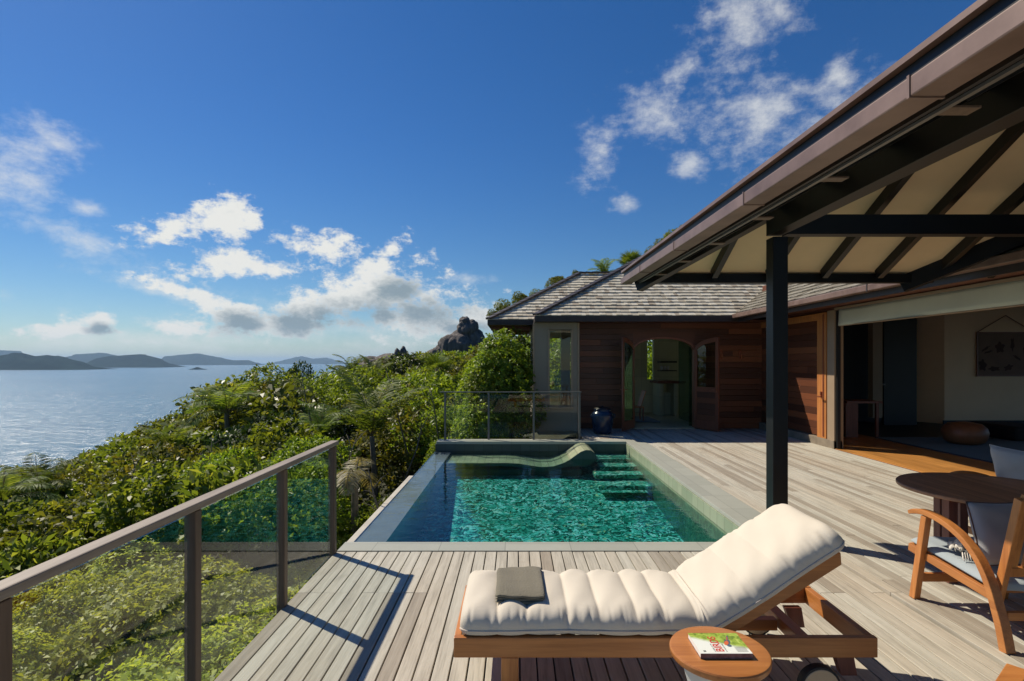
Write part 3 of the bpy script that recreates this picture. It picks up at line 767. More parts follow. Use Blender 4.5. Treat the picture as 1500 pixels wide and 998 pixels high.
# interior of the bathroom
m = MB(); m.box(.55, 8.2, WY+.08, 18.2, -.15, -.005); m.build('floor', M['stonefloor'], pav)
BY = 18.0
def bwall(m, xa, xb, za, zb): m.box(xa, xb, BY, BY+.12, za, zb)
def X(px, Y): return (px-756)/785*Y
def Z(py, Y): return CAMH+(531-py)/785*Y
sx0, sx1 = X(948, BY), X(957, BY)
m = MB(); wx0, wx1 = .9, 2.5
bwall(m, 2.5, sx0, 0, 3.0); bwall(m, sx1, 6.4, 0, 3.0); bwall(m, 6.4, 8.2, 0, .8); bwall(m, sx0, sx1, 0, Z(557, BY)); bwall(m, sx0, sx1, Z(497, BY), 3.2)  # hidden opening at the right end added to let light in
bwall(m, .5, 2.5, 0, .75); bwall(m, .5, 2.5, 2.5, 3.2); bwall(m, .5, .9, .75, 2.5)
m.box(8.1, 8.2, WY+.1, BY, 0, 3.2)
m.build('interior_wall', M['stone'], pav)
m = MB(); m.box(1.35, 1.62, 16.0, 16.2, 0, 2.75); m.build('window_mullion', M['beigelight'], pav)
m = MB(); m.box(.5, 8.2, WY+.1, 16.2, 2.9, 3.0); m.build('ceiling', M['soffitwood'], pav)  # stops short so sun from the added roof gap reaches inside
m = MB(); m.box(X(1020, 14.6), X(1020,14.6)+.08, 14.0, 16.2, 0, 2.9); m.box(X(1010,14.3), X(1020,14.3), 14.3, 14.36, 0, 2.6); m.build('shower_partition', M['greenglass'], pav)

def inpavilion(): pass
# washstand, shelf with cups, chair and mat inside
ws = thing('washstand', (X(975,17.2), 17.2, 0), 'stone washstand with a red-brown timber top seen through the arched doorway', 'washstand')
m = MB(); m.box(X(960,17.2), X(991,17.2), 16.9, 17.9, 1.02, 1.10); m.build('top', M['doorwood'], ws, bevel=.005)
for a, b in ((963, 968), (984, 989)):
    m = MB(); m.box(X(a,17.2), X(b,17.2), 16.95, 17.8, 0, 1.02); m.build('leg', M['stone'], ws)
m = MB(); m.box(X(968.5,17.2), X(983.5,17.2), 17.3, 17.4, .0, .72); m.build('back_panel', M['stone'], ws)
sh = thing('wall_shelf', (X(976,17.9), 17.9, 1.45), 'small dark shelf niche on the stone wall above the washstand', 'shelf')
m = MB(); m.box(X(965,17.8), X(989,17.8), 17.6, 17.99, Z(543,17.8)-.03, Z(543,17.8)); m.build('board', M['darkvoid'], sh)
m = MB(); m.box(X(965,17.8), X(989,17.8), 17.6, 17.99, Z(532,17.8), Z(532,17.8)+.05); m.build('board', M['darkvoid'], sh)
for i, (px, w_) in enumerate(((969.5,'left'), (974,'middle'), (978.5,'right'))):
    m = MB(); m.lathe([(.02,0),(.03,.02),(.045,.13),(.04,.13),(.02,.03)], (X(px,17.7), 17.7, Z(543,17.8)+.003), 12)
    tag(m.build('cup', M['white'], smooth=True), 'white cup, %s one of three standing on the bathroom wall shelf' % w_, 'cup', 'cups on the bathroom shelf')
mt = MB(); mt.box(X(928,15.6), X(961,15.6), 15.1, 16.6, .0, .02); tag(mt.build('bath_mat', M['greyrug'], bevel=.006), 'blue-grey mat on the stone bathroom floor', 'mat')
# ------------------------------------------------------------------ main house (right wing)
hs_ = thing('main_house', (6.3, 9, 0), 'main villa wing with wide opening under a shingled roof to the right of the deck', 'house')
HX = 6.25
m = MB(); clad_wall(m, 'y', HX+.03, 11.06, WY, .18, 2.62, .08, None, .142); m.build('wall', M['clad'], hs_, bevel=.003)
m = MB(); m.box(HX-.05, HX+.12, 10.46, WY-.02, -.01, .16); m.build('plinth', M['plinth'], hs_, bevel=.006)
fr = MB()
fr.box(HX-.045, HX+.02, 10.73, 11.05, .16, 2.70); sd = fr.build('sliding_screen', M['doororange'], hs_, bevel=.004)
m = MB(); m.box(HX-.040, HX+.02, 11.052, WY-.1, 2.56, 2.70); m.build('top_rail', M['doororange'], sd, bevel=.004)
m = MB(); m.box(HX-.055, HX-.046, 10.80, 10.84, .2, 2.66); m.build('moulding', M['doorwood'], sd)
m = MB(); m.box(HX-.075, HX-.046, 10.86, 10.90, .98, 1.10); m.tube([(HX-.06,10.88,1.0),(HX-.12,10.88,1.0),(HX-.12,10.78,1.0)], .016, 10); m.build('handle', M['copper'], sd)
m = MB(); m.box(HX-.04, HX+.14, 10.46, 10.70, .0, 2.72); m.build('door_jamb', M['beigelight'], hs_, bevel=.004)
m = MB(); m.box(HX-.012, HX+.05, 10.40, 10.445, .0, 2.70); m.build('screen_track', M['black'], hs_)
m = MB(); m.box(HX-.02, HX+.16, -2, WY-.02, 2.722, 2.80)
for i in range(6): m.box(HX+.04, HX+.12, -2, WY-.02, 2.80+i*.14, 2.80+i*.14+.136)
m.build('lintel', M['soffitwood'], hs_)
m = MB(); m.box(HX-.045, HX-.021, -2, 10.45, 2.715, 2.755); m.build('lintel_trim', M['beigelight'], hs_)
# rolled-down strip of the blind
def wavy(m, x, y0, y1, z0, z1, amp, n, th=.006):
    b = len(m.v); cols = n; rows = 5
    for j in range(rows+1):
        for i in range(cols+1):
            y = y0+(y1-y0)*i/cols; z = z0+(z1-z0)*j/rows
            m.v.append((x+amp*math.sin(y*2.3+j*.4)*(1-j/rows*.6)+amp*.5*math.sin(y*5.1+2), y, z+.006*math.sin(y*1.1)))
    for j in range(rows):
        for i in range(cols):
            a = b+j*(cols+1)+i; m.f.append((a, a+1, a+cols+2, a+cols+1)); m.r.append(0)
m = MB(); wavy(m, HX+.01, -.5, 10.38, 2.41, 2.72, .012, 90); bl = m.build('blind', M['blind'], hs_, smooth=True)
so_ = bl.modifiers.new('solid', 'SOLIDIFY'); so_.thickness = .006
m = MB(); m.tube([(HX+.01, -.5, 2.405), (HX+.01, 10.38, 2.405)], .013, 8); m.build('hem_bar', M['beigelight'], bl)
# roof of the main wing
m = MB()
REZ = 2.86
shingles(m, (VX, 0, REZ), (0,1,0), (1,0,TP), 22, lambda v: 4.6, lambda v: 12.9+v/SL, w=.125)
plane_at(m, [(VX, 4.6, REZ), (VX, 12.9, REZ), (VX+4.2, 17.1, REZ+TP*4.2), (VX+4.2, 4.6, REZ+TP*4.2)])
plane_at(m, [(VX+4.2, 17.1, REZ+TP*4.2), (VX+8.4+3.6, 17.1, REZ+.25), (VX+8.4+3.6, -2, REZ+.25), (VX+4.2, -2, REZ+TP*4.2)])
rr = m.build('shingle_roof', M['oldshingle'], hs_)
m = MB(); yy = -2.0
js = [-2, 1.6, 4.9, 7.9, 10.4, 12.95]
for a, b in zip(js, js[1:]): m.box(VX-.13, VX+.0, a+.002, b-.002, REZ-.115, REZ-.015)
gt = m.build('gutter', M['gutter'], hs_, bevel=.012)
for y in js[1:-1]:
    m = MB(); m.box(VX-.135, VX+.004, y-.012, y+.012, REZ-.12, REZ-.012); m.build('joint_strap', M['fascia'], gt)
m = MB(); m.box(VX+.002, VX+.03, -2, 12.9, REZ-.20, REZ-.02); m.build('fascia', M['fascia'], hs_)
m = MB(); x = VX+.03
while x < HX-.03:
    m.box(x, x+.135, -2, 12.95, 2.775, 2.795); x += .14
m.build('soffit', M['soffitwood'], hs_)
# interior
m = MB(); x = HX-.03
while x < 7.95:
    y = -2.0
    while y < 14.6:
        L = random.uniform(1.6, 3.2); m.box(x, x+.128, y, min(y+L, 14.6)-.002, -.04, .012); y += L
    x += .13
m.build('floor', M['floorwood'], hs_, bevel=.002)
m = MB(); m.box(WX+.002, HX-.032, -2, 13.6, -.03, .006); m.build('door_track', M['redteak'], hs_)
IY = 14.7
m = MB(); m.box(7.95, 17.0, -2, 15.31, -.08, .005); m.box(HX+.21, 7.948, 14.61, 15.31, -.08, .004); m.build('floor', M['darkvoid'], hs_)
m = MB(); m.box(11.75, 17.1, IY, IY+.1, 0, 3.2)
m.prism([(11.35, 15.3), (11.75, IY), (11.75, IY+.1), (11.42, 15.4)], 'z', 0, 3.2)
m.box(17.0, 17.1, -2, IY, 0, .4); m.box(17.0, 17.1, -2, -1.6, .4, 2.9); m.box(17.0, 17.1, -2, IY, 2.9, 3.2); m.box(17.0, 17.1, 13.4, IY, .4, 2.9); m.box(17.0, 17.1, 5, 5.4, .4, 2.9)  # unseen openings added in the side wall to let sky light in
m.build('interior_wall', M['whitewall'], hs_)
m = MB(); m.box(HX+.2, 8, -2.1, -2.0, 0, 3.2); m.build('interior_wall', M['whitewall'], hs_)
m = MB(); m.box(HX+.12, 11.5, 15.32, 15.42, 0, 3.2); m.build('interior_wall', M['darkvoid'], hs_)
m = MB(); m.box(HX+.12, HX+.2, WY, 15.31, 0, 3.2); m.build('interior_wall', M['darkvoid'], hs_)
m = MB(); m.box(11.7, 17.0, IY-.03, IY-.001, 0, .10); m.build('skirting', M['darkvoid'], hs_)
m = MB(); m.box(X(1275,14), X(1289,14), 13.9, 14.1, .25, 3.0); m.build('column', M['beige'], hs_)
m = MB(); m.box(HX+.13, 17.1, -2.1, 15.4, 3.2, 3.3); m.build('ceiling', M['whitewall'], hs_)
m = MB(); m.box(X(1295,14.4), X(1343,14.4), 14.4, 14.5, 0, 2.9); dr = m.build('door', M['darkvoid'], hs_)
m = MB(); m.tube([(X(1292,14.3), 14.38, 1.1), (X(1292,14.3), 14.3, 1.1), (X(1296,14.3), 14.3, 1.1)], .02, 8); m.build('handle', M['steel'], dr)
# desk
dk = thing('desk', (X(1250,12.2), 12.2, 0), 'brown timber desk against the dark wall inside the villa', 'desk')
zt = Z(587, 12.2)
m = MB(); m.box(X(1229,12.2), X(1280,12.2), 11.9, 12.6, zt-.05, zt); m.build('top', M['redteak'], dk, bevel=.004)
m = MB(); m.box(X(1231,12.2), X(1249,12.2), 12.0, 12.5, .012, zt-.052); m.build('side_panel', M['redteak'], dk, bevel=.004)
m = MB(); m.box(X(1275,12.2), X(1279,12.2), 12.0, 12.06, .012, zt-.052); m.build('leg', M['redteak'], dk, bevel=.004)
# rug, pouf, picture
m = MB(); m.box(7.96, 11.5, 6.6, 11.9, .006, .035); tag(m.build('rug', M['rug'], bevel=.01), 'dark blue rug on the floor inside the villa', 'rug')
m = MB(); cx, cy = X(1413, 10.9), 10.9
m.lathe([(.10,.0),(.25,.01),(.33,.06),(.375,.16),(.385,.24),(.36,.33),(.28,.41),(.12,.445),(.02,.45)], (cx, cy, .036), 40)
tag(m.build('pouf', M['pouf'], smooth=True), 'round tan leather pouf on the dark blue rug', 'pouf')
m = MB(); m.box(X(1468,11.5), X(1530,11.5), 11.2, 12.4, .036, .34); tag(m.build('floor_cushion', M['curtain'], bevel=.07), 'low dark seat block behind the pouf inside the villa', 'seat')
pc = thing('hanging_picture', (12.9, IY, 1.5), 'framed botanical hanging chart on the beige wall inside the villa', 'picture')
x0, x1, z0, z1 = X(1431,IY-.05), X(1515,IY-.05), Z(552,IY-.05), Z(487,IY-.05)
m = MB()
m.box(x0, x1, IY-.06, IY-.035, z1-.03, z1); m.box(x0, x1, IY-.06, IY-.035, z0, z0+.03); m.box(x0, x0+.03, IY-.058, IY-.036, z0+.031, z1-.031); m.box(x1-.03, x1, IY-.058, IY-.036, z0+.031, z1-.031)
m.build('frame', M['redteak'], pc)
m = MB(); m.box(x0+.03, x1-.03, IY-.048, IY-.040, z0+.03, z1-.03); m.build('canvas', plain('faded_brown_canvas', (.20,.13,.10), .9, 0, .15, 3), pc)
m = MB(); xm = (x0+x1)/2; m.tube([(x0+.02, IY-.05, z1), (xm, IY-.05, Z(463,IY)), (x1-.02, IY-.05, z1)], .012, 6); m.build('cord', M['redteak'], pc)
m = MB()   # printed leaf, coral and seed shapes
def disc(m, cx, cz, rx, rz, rot=0, n=18, y=IY-.0505, wob=.0, r=0):
    pts = []
    for k in range(n):
        t = 2*PI*k/n; q = 1+wob*math.sin(5*t+cx*9); a, b = rx*q*math.cos(t), rz*q*math.sin(t)
        pts.append((cx+a*math.cos(rot)-b*math.sin(rot), y, cz+a*math.sin(rot)+b*math.cos(rot)))
    m.face(pts[::-1], r)
W_ = x1-x0; H_ = z1-z0
for (fx, fz_, rx, rz, ro) in ((.15,.62,.13,.03,.6),(.20,.55,.12,.025,.3),(.40,.65,.12,.14,0),(.62,.72,.05,.17,0),(.10,.25,.10,.15,.2),(.30,.17,.15,.06,0),(.55,.2,.12,.07,.4),(.70,.42,.12,.03,-.6),(.85,.6,.06,.12,0)):
    disc(m, x0+W_*fx, z0+H_*fz_, rx, rz, ro, wob=.25)
m.build('print', plain('dark_botanical_print', (.07,.035,.03), .9), pc)

# ------------------------------------------------------------------ veranda roof on the black post
ver = thing('veranda_roof', (2.52, 5.19, 0), 'overhanging veranda roof with brown gutter on a square black post beside the pool', 'veranda')
m = MB(); m.box(2.455, 2.60, 5.12, 5.265, .004, 2.90); m.build('post', M['black'], ver, bevel=.006)
m = MB(); m.box(2.445, 2.61, 5.11, 5.275, .004, .05); m.build('post_base', M['black'], ver, bevel=.004)
cx_, cy_, cz_ = 1.39, 6.45, 2.69        # outer corner of the eaves (soffit height)
SP = .55
YB = 1.0                                 # ridge line of the far slope
EDX = .027                               # slight splay of the left eave
def ex(y): return cx_+EDX*(cy_-y)
RX = 4.72                                # where the far eave meets the house
T = cy_-YB
# cream soffit panels: far slope, left slope
m = MB()
def slab(m, pts, th, r=0):
    b = len(m.v); k = len(pts)
    m.v += [tuple(p) for p in pts]+[(p[0], p[1], p[2]+th) for p in pts]
    m.f.append(tuple(b+i for i in range(k))[::-1]); m.r.append(r); m.f.append(tuple(b+k+i for i in range(k))); m.r.append(r)
    for i in range(k):
        j = (i+1) % k; m.f.append((b+i, b+j, b+k+j, b+k+i)); m.r.append(r)
def S(x, y, z): return (x, y, z)
far = [(cx_, cy_, cz_), (RX, cy_, cz_), (RX+T, YB, cz_+SP*T), (cx_+T, YB, cz_+SP*T)]
slab(m, far, .02)
lef = [(cx_, cy_, cz_), (cx_+T, YB, cz_+SP*T), (cx_+T+.1, -3, cz_+SP*T), (ex(-3), -3, cz_)]
slab(m, lef, .02)
rig = [(RX, cy_, cz_), (VX, 6.2, cz_+.24), (VX+6, 6.2, cz_+.24+SP*6), (RX+T, YB, cz_+SP*T)]
m.build('soffit', M['cream'], ver)
m = MB()
V3 = Vector((0, 0, .09))
shingles(m, (0, cy_+.05, cz_+.075), (1,0,0), (0,-1,SP), 33, lambda v: cx_+v/math.hypot(1,SP), lambda v: RX+v/math.hypot(1,SP), w=.2)
shingles(m, (ex(0)+.07, 0, cz_+.045), (.027,-1,0), (1,0,SP), 33, lambda v: -cy_+v/math.hypot(1,SP), lambda v: 3, w=.2)
slab(m, [(p[0], p[1], p[2]+.024) for p in far], .045, .2)
slab(m, [(p[0], p[1], p[2]+.024) for p in lef], .045, .2)
plane_at(m, [(RX, cy_, cz_+.08), (RX+T, YB, cz_+SP*T+.08), (RX+T+.3, YB, cz_+SP*T+.08), (VX+.1, cy_, REZ)])
plane_at(m, [(cx_+T, YB, cz_+SP*T+.08), (14, YB, cz_+SP*T+.08), (14, -3, cz_+SP*(T-3.5)), (cx_+T, -3, cz_+SP*T+.08)])
m.build('shingle_roof', M['shingle'], ver)
# beams and rafters
m = MB(); m.box(cx_+.05, RX+.2, cy_-.14, cy_-.05, cz_-.055, cz_+.05); m.build('edge_beam', M['black'], ver, bevel=.004)
m = MB(); m.box(2.455, 2.60, -2.6, 5.262, 2.935, 3.36); m.build('long_beam', M['black'], ver, bevel=.004)
m = MB(); m.box(2.60, 7.2, 5.13, 5.25, 2.925, 3.115); m.build('cross_beam', M['black'], ver, bevel=.004)
n_ = Vector((0, SP, 1)).normalized()
def rafter(x, y_end=None):
    ytop = y_end if y_end is not None else max(YB, cy_-(x-cx_))
    a = Vector((x, cy_-.15, cz_+SP*.15)); b = Vector((x, ytop, cz_+SP*(cy_-ytop)))
    if (b-a).length < .2: return
    m = MB(); m.beam(a-n_*.055, b-n_*.055, .065, .11, up=(0, SP, 1)); m.build('rafter', M['black'], ver, bevel=.003)
for k_ in range(-1, 7): rafter(2.315+.643*k_)
x = 2.315+.643*7
while x < RX+T: 
    a_y = cy_-(x-RX); a = Vector((x, a_y, cz_+SP*(cy_-a_y))); b = Vector((x, YB, cz_+SP*T))
    if a_y-YB > .4:
        m = MB(); m.beam(a-n_*.055, b-n_*.055, .065, .11, up=(0, SP, 1)); m.build('rafter', M['black'], ver, bevel=.003)
    x += .643
hd = Vector((1, -1, SP))
m = MB(); a = Vector((cx_+.06, cy_-.06, cz_+.03)); m.beam(a-Vector((0,0,.10)), a+hd*4.8-Vector((0,0,.10)), .12, .17); m.build('hip_rafter', M['black'], ver, bevel=.004)
m = MB(); a = Vector((RX-.1, cy_-.02, cz_-.03)); m.beam(a-Vector((0,0,.03)), a+hd*4.8-Vector((0,0,.03)), .12, .20); m.build('valley_rafter', M['black'], ver, bevel=.004)
# left eave: dark boarding, rafter tails, fascia and gutter
nl = Vector((-SP, 0, 1)).normalized()
y = 5.75
m2 = MB()
while y > -2.5:
    x0 = ex(y)+.10; x1 = min(cx_+(cy_-y), 2.45)
    m = MB(); m.beam(Vector((x0, y, cz_+SP*.10))-nl*.05, Vector((x1, y, cz_+SP*(x1-ex(y))))-nl*.05, .06, .10, up=(-SP, 0, 1)); m.build('rafter', M['black'], ver)
    m = MB(); m.box(ex(y)+.085, ex(y)+.20, y-.032, y+.032, cz_-.055, cz_-.047); m.build('rafter_plate', M['railpost'], ver)
    y -= .75
def splay(m, y0, y1, a0, a1, z0, z1, r=0):
    m.hexa([(ex(y0)+a0, y0, z0), (ex(y0)+a1, y0, z0), (ex(y1)+a1, y1, z0), (ex(y1)+a0, y1, z0), (ex(y0)+a0, y0, z1), (ex(y0)+a1, y0, z1), (ex(y1)+a1, y1, z1), (ex(y1)+a0, y1, z1)], r)
gj = [-3, -.6, .62, 1.90, 3.2, 4.5, 5.6, 6.50]
m = MB()
for a, b in zip(gj, gj[1:]): splay(m, a+.002, b-.002, -.12, .0, cz_-.052, cz_+.022, random.random())
gt = m.build('gutter', M['gutter'], ver, bevel=.006)
for y in gj[1:-1]:
    m = MB(); splay(m, y-.006, y+.006, -.124, .004, cz_-.056, cz_+.026); m.build('joint_strap', M['gutter'], gt)
m = MB(); splay(m, -3, 6.48, -.085, .0, cz_+.024, cz_+.085); m.build('eave_board', M['black'], ver)
m = MB(); splay(m, -3, 6.50, -.115, .02, cz_+.088, cz_+.112); m.build('drip_edge', M['gutter'], ver)
m = MB(); splay(m, -3, 6.42, .03, .05, cz_-.05, cz_+.05); m.build('fascia', M['fascia'], ver)
m = MB(); splay(m, -3, 6.40, .055, .075, cz_-.062, cz_-.050); m.build('fascia_batten', M['metal'], ver)
# ------------------------------------------------------------------ sun lounger
LZ = .32
lo = thing('sun_lounger', (.75, 2.98, 0), 'teak sun lounger with cream quilted cushion and raised backrest by the pool', 'sun lounger')
y0_, y1_ = 2.68, 3.32; xa, xb = -.312, 1.81
for y in (y0_, y1_-.035):
    m = MB(); m.box(xa, xb, y, y+.035, LZ-.10, LZ); m.build('side_rail', M['teak_x'], lo, bevel=.004)
m = MB(); m.box(xa+.0, xa+.035, y0_+.036, y1_-.036, LZ-.098, LZ-.002); m.build('end_rail', M['teak_y'], lo, bevel=.004)
m = MB(); m.box(xb-.04, xb-.002, y0_+.036, y1_-.036, LZ-.098, LZ-.002); m.build('end_rail', M['teak_y'], lo, bevel=.004)
m = MB(); m.box(1.44, 1.50, y0_+.036, y1_-.036, LZ-.085, LZ-.02); m.build('cross_bar', M['teak_y'], lo, bevel=.004)
m = MB()
for i in range(13):
    x = xa+.05+i*.098; m.box(x, x+.072, y0_+.036, y1_-.036, LZ-.022, LZ-.002)
m.build('slats', M['teak_y'], lo, bevel=.003)
for y in (y0_+.001, y1_-.044):
    m = MB(); m.box(-.075, .012, y, y+.042, 0, LZ-.101); m.build('leg', M['teak_z'], lo, bevel=.004)
    m = MB(); m.hexa([(1.66, y+.05 if y < 3 else y-.05, .1), (1.74, y+.05 if y < 3 else y-.05, .1), (1.74, y+.09 if y < 3 else y-.01, .1), (1.66, y+.09 if y < 3 else y-.01, .1),
            (1.62, y+.05 if y < 3 else y-.05, LZ-.1), (1.72, y+.05 if y < 3 else y-.05, LZ-.1), (1.72, y+.09 if y < 3 else y-.01, LZ-.1), (1.62, y+.09 if y < 3 else y-.01, LZ-.1)])
    m.build('leg', M['redteak'], lo, bevel=.003)
for yc, sg in ((2.655, -1), (3.345, 1)):
    wx = .595*0+(1199-756)/785*2.64 if sg < 0 else 1.50
    wx = 1.50
    m = MB(); b = MB()
    def cyl(m, r, ya, yb, x=wx, z=.10, n=36):
        bb = len(m.v)
        for yy in (ya, yb):
            for k in range(n): m.v.append((x+r*math.cos(2*PI*k/n), yy, z+r*math.sin(2*PI*k/n)))
        for k in range(n): m.f.append((bb+k, bb+(k+1)%n, bb+n+(k+1)%n, bb+n+k)); m.r.append(0)
        m.f.append(tuple(bb+k for k in range(n))[::-1]); m.r.append(0); m.f.append(tuple(bb+n+k for k in range(n))); m.r.append(0)
    cyl(m, .10, yc-.022, yc+.022); w_ = m.build('wheel', M['rubber'], lo, bevel=.004)
    cyl(b, .088, yc-.026, yc+.026); b.build('wheel_disc', M['wheel'], w_, bevel=.003)
# backrest
HXX, ANG = 1.0, R(33)
def bk(s, z): # point on backrest local: s along, z normal
    return (HXX+s*math.cos(ANG)-z*math.sin(ANG), LZ+s*math.sin(ANG)+z*math.cos(ANG))
for y in (y0_+.045, y1_-.075):
    m = MB(); m.prism([bk(0,-.055), bk(.74,-.065), bk(.77,-.01), bk(.74,.0), bk(0,0)], 'y', y, y+.03); m.build('backrest_rail', M['teak_x'], lo, bevel=.003)
m = MB()
for i in range(7): 
    s_ = .04+i*.102; m.prism([bk(s_, -.018), bk(s_+.07, -.018), bk(s_+.07, -.002), bk(s_, -.002)], 'y', y0_+.076, y1_-.076, random.random())
m.build('backrest_slats', M['teak_y'], lo, bevel=.002)
m = MB(); m.box(1.10, 1.43, 2.93, 2.98, LZ-.09, LZ-.03); m.build('ratchet_block', M['teak_x'], lo, bevel=.003)

# cushion, one closed padded surface
def cushion():
    NS, NT_ = 300, 72
    L1, L2 = 1.30, .80; W = .62; X0 = -.285; Zb = LZ-.006
    rng = np.random.RandomState(3)
    # seams across the cushion
    seams = [0, .19, .34, .55, .71, .90, 1.04, 1.21, 1.33, 1.56, 1.74, 2.10]
    tot = seams[-1]
    wr = [(rng.uniform(0, tot), rng.choice([-1, 1]), rng.uniform(.006, .016), rng.uniform(.003, .010), rng.uniform(.12, .35)) for _ in range(150)]
    V = []
    rr = .16   # bend radius
    sb = 1.275
    def center(s):
        if s < sb-rr*ANG/2*1.0: return X0+s, Zb, 0
        a0 = sb-rr*ANG/2
        if s < a0+rr*ANG:
            t = (s-a0)/rr; return X0+a0+rr*math.sin(t), Zb+rr*(1-math.cos(t)), t
        t = ANG; e = s-(a0+rr*ANG)
        return X0+a0+rr*math.sin(t)+e*math.cos(t), Zb+rr*(1-math.cos(t))+e*math.sin(t), t
    for i in range(NS+1):
        s = tot*i/NS
        k = max(j for j in range(len(seams)-1) if s >= seams[j]-1e-9) if s < tot else len(seams)-2
        a, b = seams[k], seams[k+1]; t = (s-a)/(b-a)
        depth = .60 if k < 7 else .34
        if k >= 8: depth = .16
        puff = (1-depth)+depth*math.sin(PI*min(1, max(0, t)))**.5
        if k == len(seams)-2 and t > .5: puff = max(0.0, 1-((t-.5)*2)**3.2)**.5*.95+.05
        if k == 0 and t < .5: puff = max(0.0, 1-((.5-t)*2)**2.6)**.5*.95+.05
        hw = W/2*(1-.010*(1-puff))+.006*math.sin(s*9)
        if s < .05: hw -= .03*(1-s/.05)**2
        if s > tot-.05: hw -= .03*(1-(tot-s)/.05)**2
        x, z, ang = center(s)
        for j in range(NT_):
            th = 2*PI*j/NT_; cu, su = math.cos(th), math.sin(th)
            yy = hw*math.copysign(abs(cu)**.42, cu)
            e = abs(yy)/hw
            fl = (1-e**6)
            if su >= 0:
                hh = (.056+.052*puff)*su**.62
                # pucker near the sides
                pk = 0
                for (ws, sd, sg_, am, ext) in wr:
                    q = (s-ws)/sg_
                    if abs(q) < 3 and sd*yy > 0:
                        fall = max(0, 1-(1-e)/ext); pk += am*math.exp(-q*q)*fall*math.sin(PI*min(1, su+.0))**.5 if su < 1 else 0
                hh -= pk*1.3
                hh += .0035*math.sin(s*17+yy*11)+.003*math.sin(s*41-yy*23+math.sin(yy*9))*fl
            else:
                hh = -.012*abs(su)**.6-.022*(puff-.5)*abs(su)**.5*(e**2)
            # mid height of the side seam
            zz = .034+hh if su >= 0 else .034+hh-.018*abs(su)**.5
            V.append((x-zz*math.sin(ang), 3.0+yy, z+zz*math.cos(ang)))
    F = []
    for i in range(NS):
        for j in range(NT_):
            F.append((i*NT_+j, i*NT_+(j+1)%NT_, (i+1)*NT_+(j+1)%NT_, (i+1)*NT_+j))
    F.append(tuple(range(NT_))[::-1]); F.append(tuple(NS*NT_+j for j in range(NT_)))
    m = MB(); m.v = V; m.f = F; m.r = [0]*len(F)
    c_ = m.build('cushion', M['cushion'], lo, smooth=True)
    p = MB(); pts = []
    for sd in (-1, 1):
        pts = []
        for i in range(0, 121):
            s = tot*i/120; x, z, ang = center(s); zz = .036
            yy = (W/2+.001+.006*math.sin(s*9))*sd
            if s < .05: yy -= sd*.03*(1-s/.05)**2
            if s > tot-.05: yy -= sd*.03*(1-(tot-s)/.05)**2
            pts.append((x-zz*math.sin(ang), 3.0+yy, z+zz*math.cos(ang)))
        p.tube(pts, .0042, 6)
    p.build('piping', M['piping'], c_, smooth=True)
cushion()

# folded towel
def soft_slab(x0, x1, y0, y1, z0, th, n=26, seed=0, amp=.004):
    m = MB(); rng = np.random.RandomState(seed); ph = rng.uniform(0, 6, 6)
    def zz(x, y): return amp*(math.sin(x*23+ph[0]+y*7)+.6*math.sin(y*31+ph[1])+.4*math.sin((x+y)*57+ph[2]))
    rows = []
    NT_ = 40
    for i in range(n+1):
        t = i/n; x = x0+(x1-x0)*t
        e = min(1, (min(t, 1-t)*n/2.0)); ww = (y1-y0)/2; hh = th/2*(max(.02, e)**.5)
        for j in range(NT_):
            a = 2*PI*j/NT_; cu, su = math.cos(a), math.sin(a)
            y = (y0+y1)/2+(ww+amp*.8*math.sin(x*40+ph[3]))*math.copysign(abs(cu)**.25, cu); z = hh*math.copysign(abs(su)**.4, su)
            m.v.append((x+amp*math.sin(y*35+ph[4])*(1 if i in (0, n) else 1), y, z0+th/2+z+zz(x, y)))
    for i in range(n):
        for j in range(NT_): m.f.append((i*NT_+j, i*NT_+(j+1)%NT_, (i+1)*NT_+(j+1)%NT_, (i+1)*NT_+j)); m.r.append(0)
    m.f.append(tuple(range(NT_))[::-1]); m.r.append(0); m.f.append(tuple(n*NT_+j for j in range(NT_))); m.r.append(0)
    return m
tw = MB()
for i, (dx, dy) in enumerate(((0, 0), (.003, .004), (-.002, -.003))):
    q = soft_slab(-.108+dx, .150+dx, 2.80+dy, 3.20+dy, .432+i*.0165, .019, seed=i, amp=.0036)
    b = len(tw.v); tw.v += q.v; tw.f += [tuple(b+k for k in f) for f in q.f]; tw.r += q.r
tag(tw.build('folded_towel', M['towel'], smooth=True), 'folded olive-grey towel on the foot end of the cream lounger cushion', 'towel')

# ------------------------------------------------------------------ stool with book
tx, ty, tz = .885, 2.335, .45
stl = thing('side_table', (tx, ty, 0), 'round teak-topped stool on a white cast base carrying a paperback', 'side table')
m = MB(); m.lathe([(.19,-.036),(.203,-.033),(.2075,-.026),(.2085,-.008),(.205,-.002),(.199,0),(.12,.0),(.01,0)], (tx, ty, tz), 72); o = m.build('table_top', M['teak_x'], stl); smooth_by_angle(o, 30)
m = MB(); m.lathe([(.17,0),(.18,.02),(.165,.10),(.125,.22),(.125,.26),(.16,.38),(.165,.41),(.12,.412)], (tx, ty, .001), 8); m.build('base', M['concrete'], stl, bevel=.006)
bx0_, bx1_, by0_, by1_ = .777, .996, 2.255, 2.425; bz = tz+.001
bk_ = thing('book', ((bx0_+bx1_)/2, (by0_+by1_)/2, bz), 'paperback bird guide with green and white cover lying on the round stool', 'book')
m = MB(); m.box(bx0_+.002, bx1_-.001, by0_+.003, by1_-.002, bz+.0015, bz+.0205); m.build('pages', M['paper'], bk_)
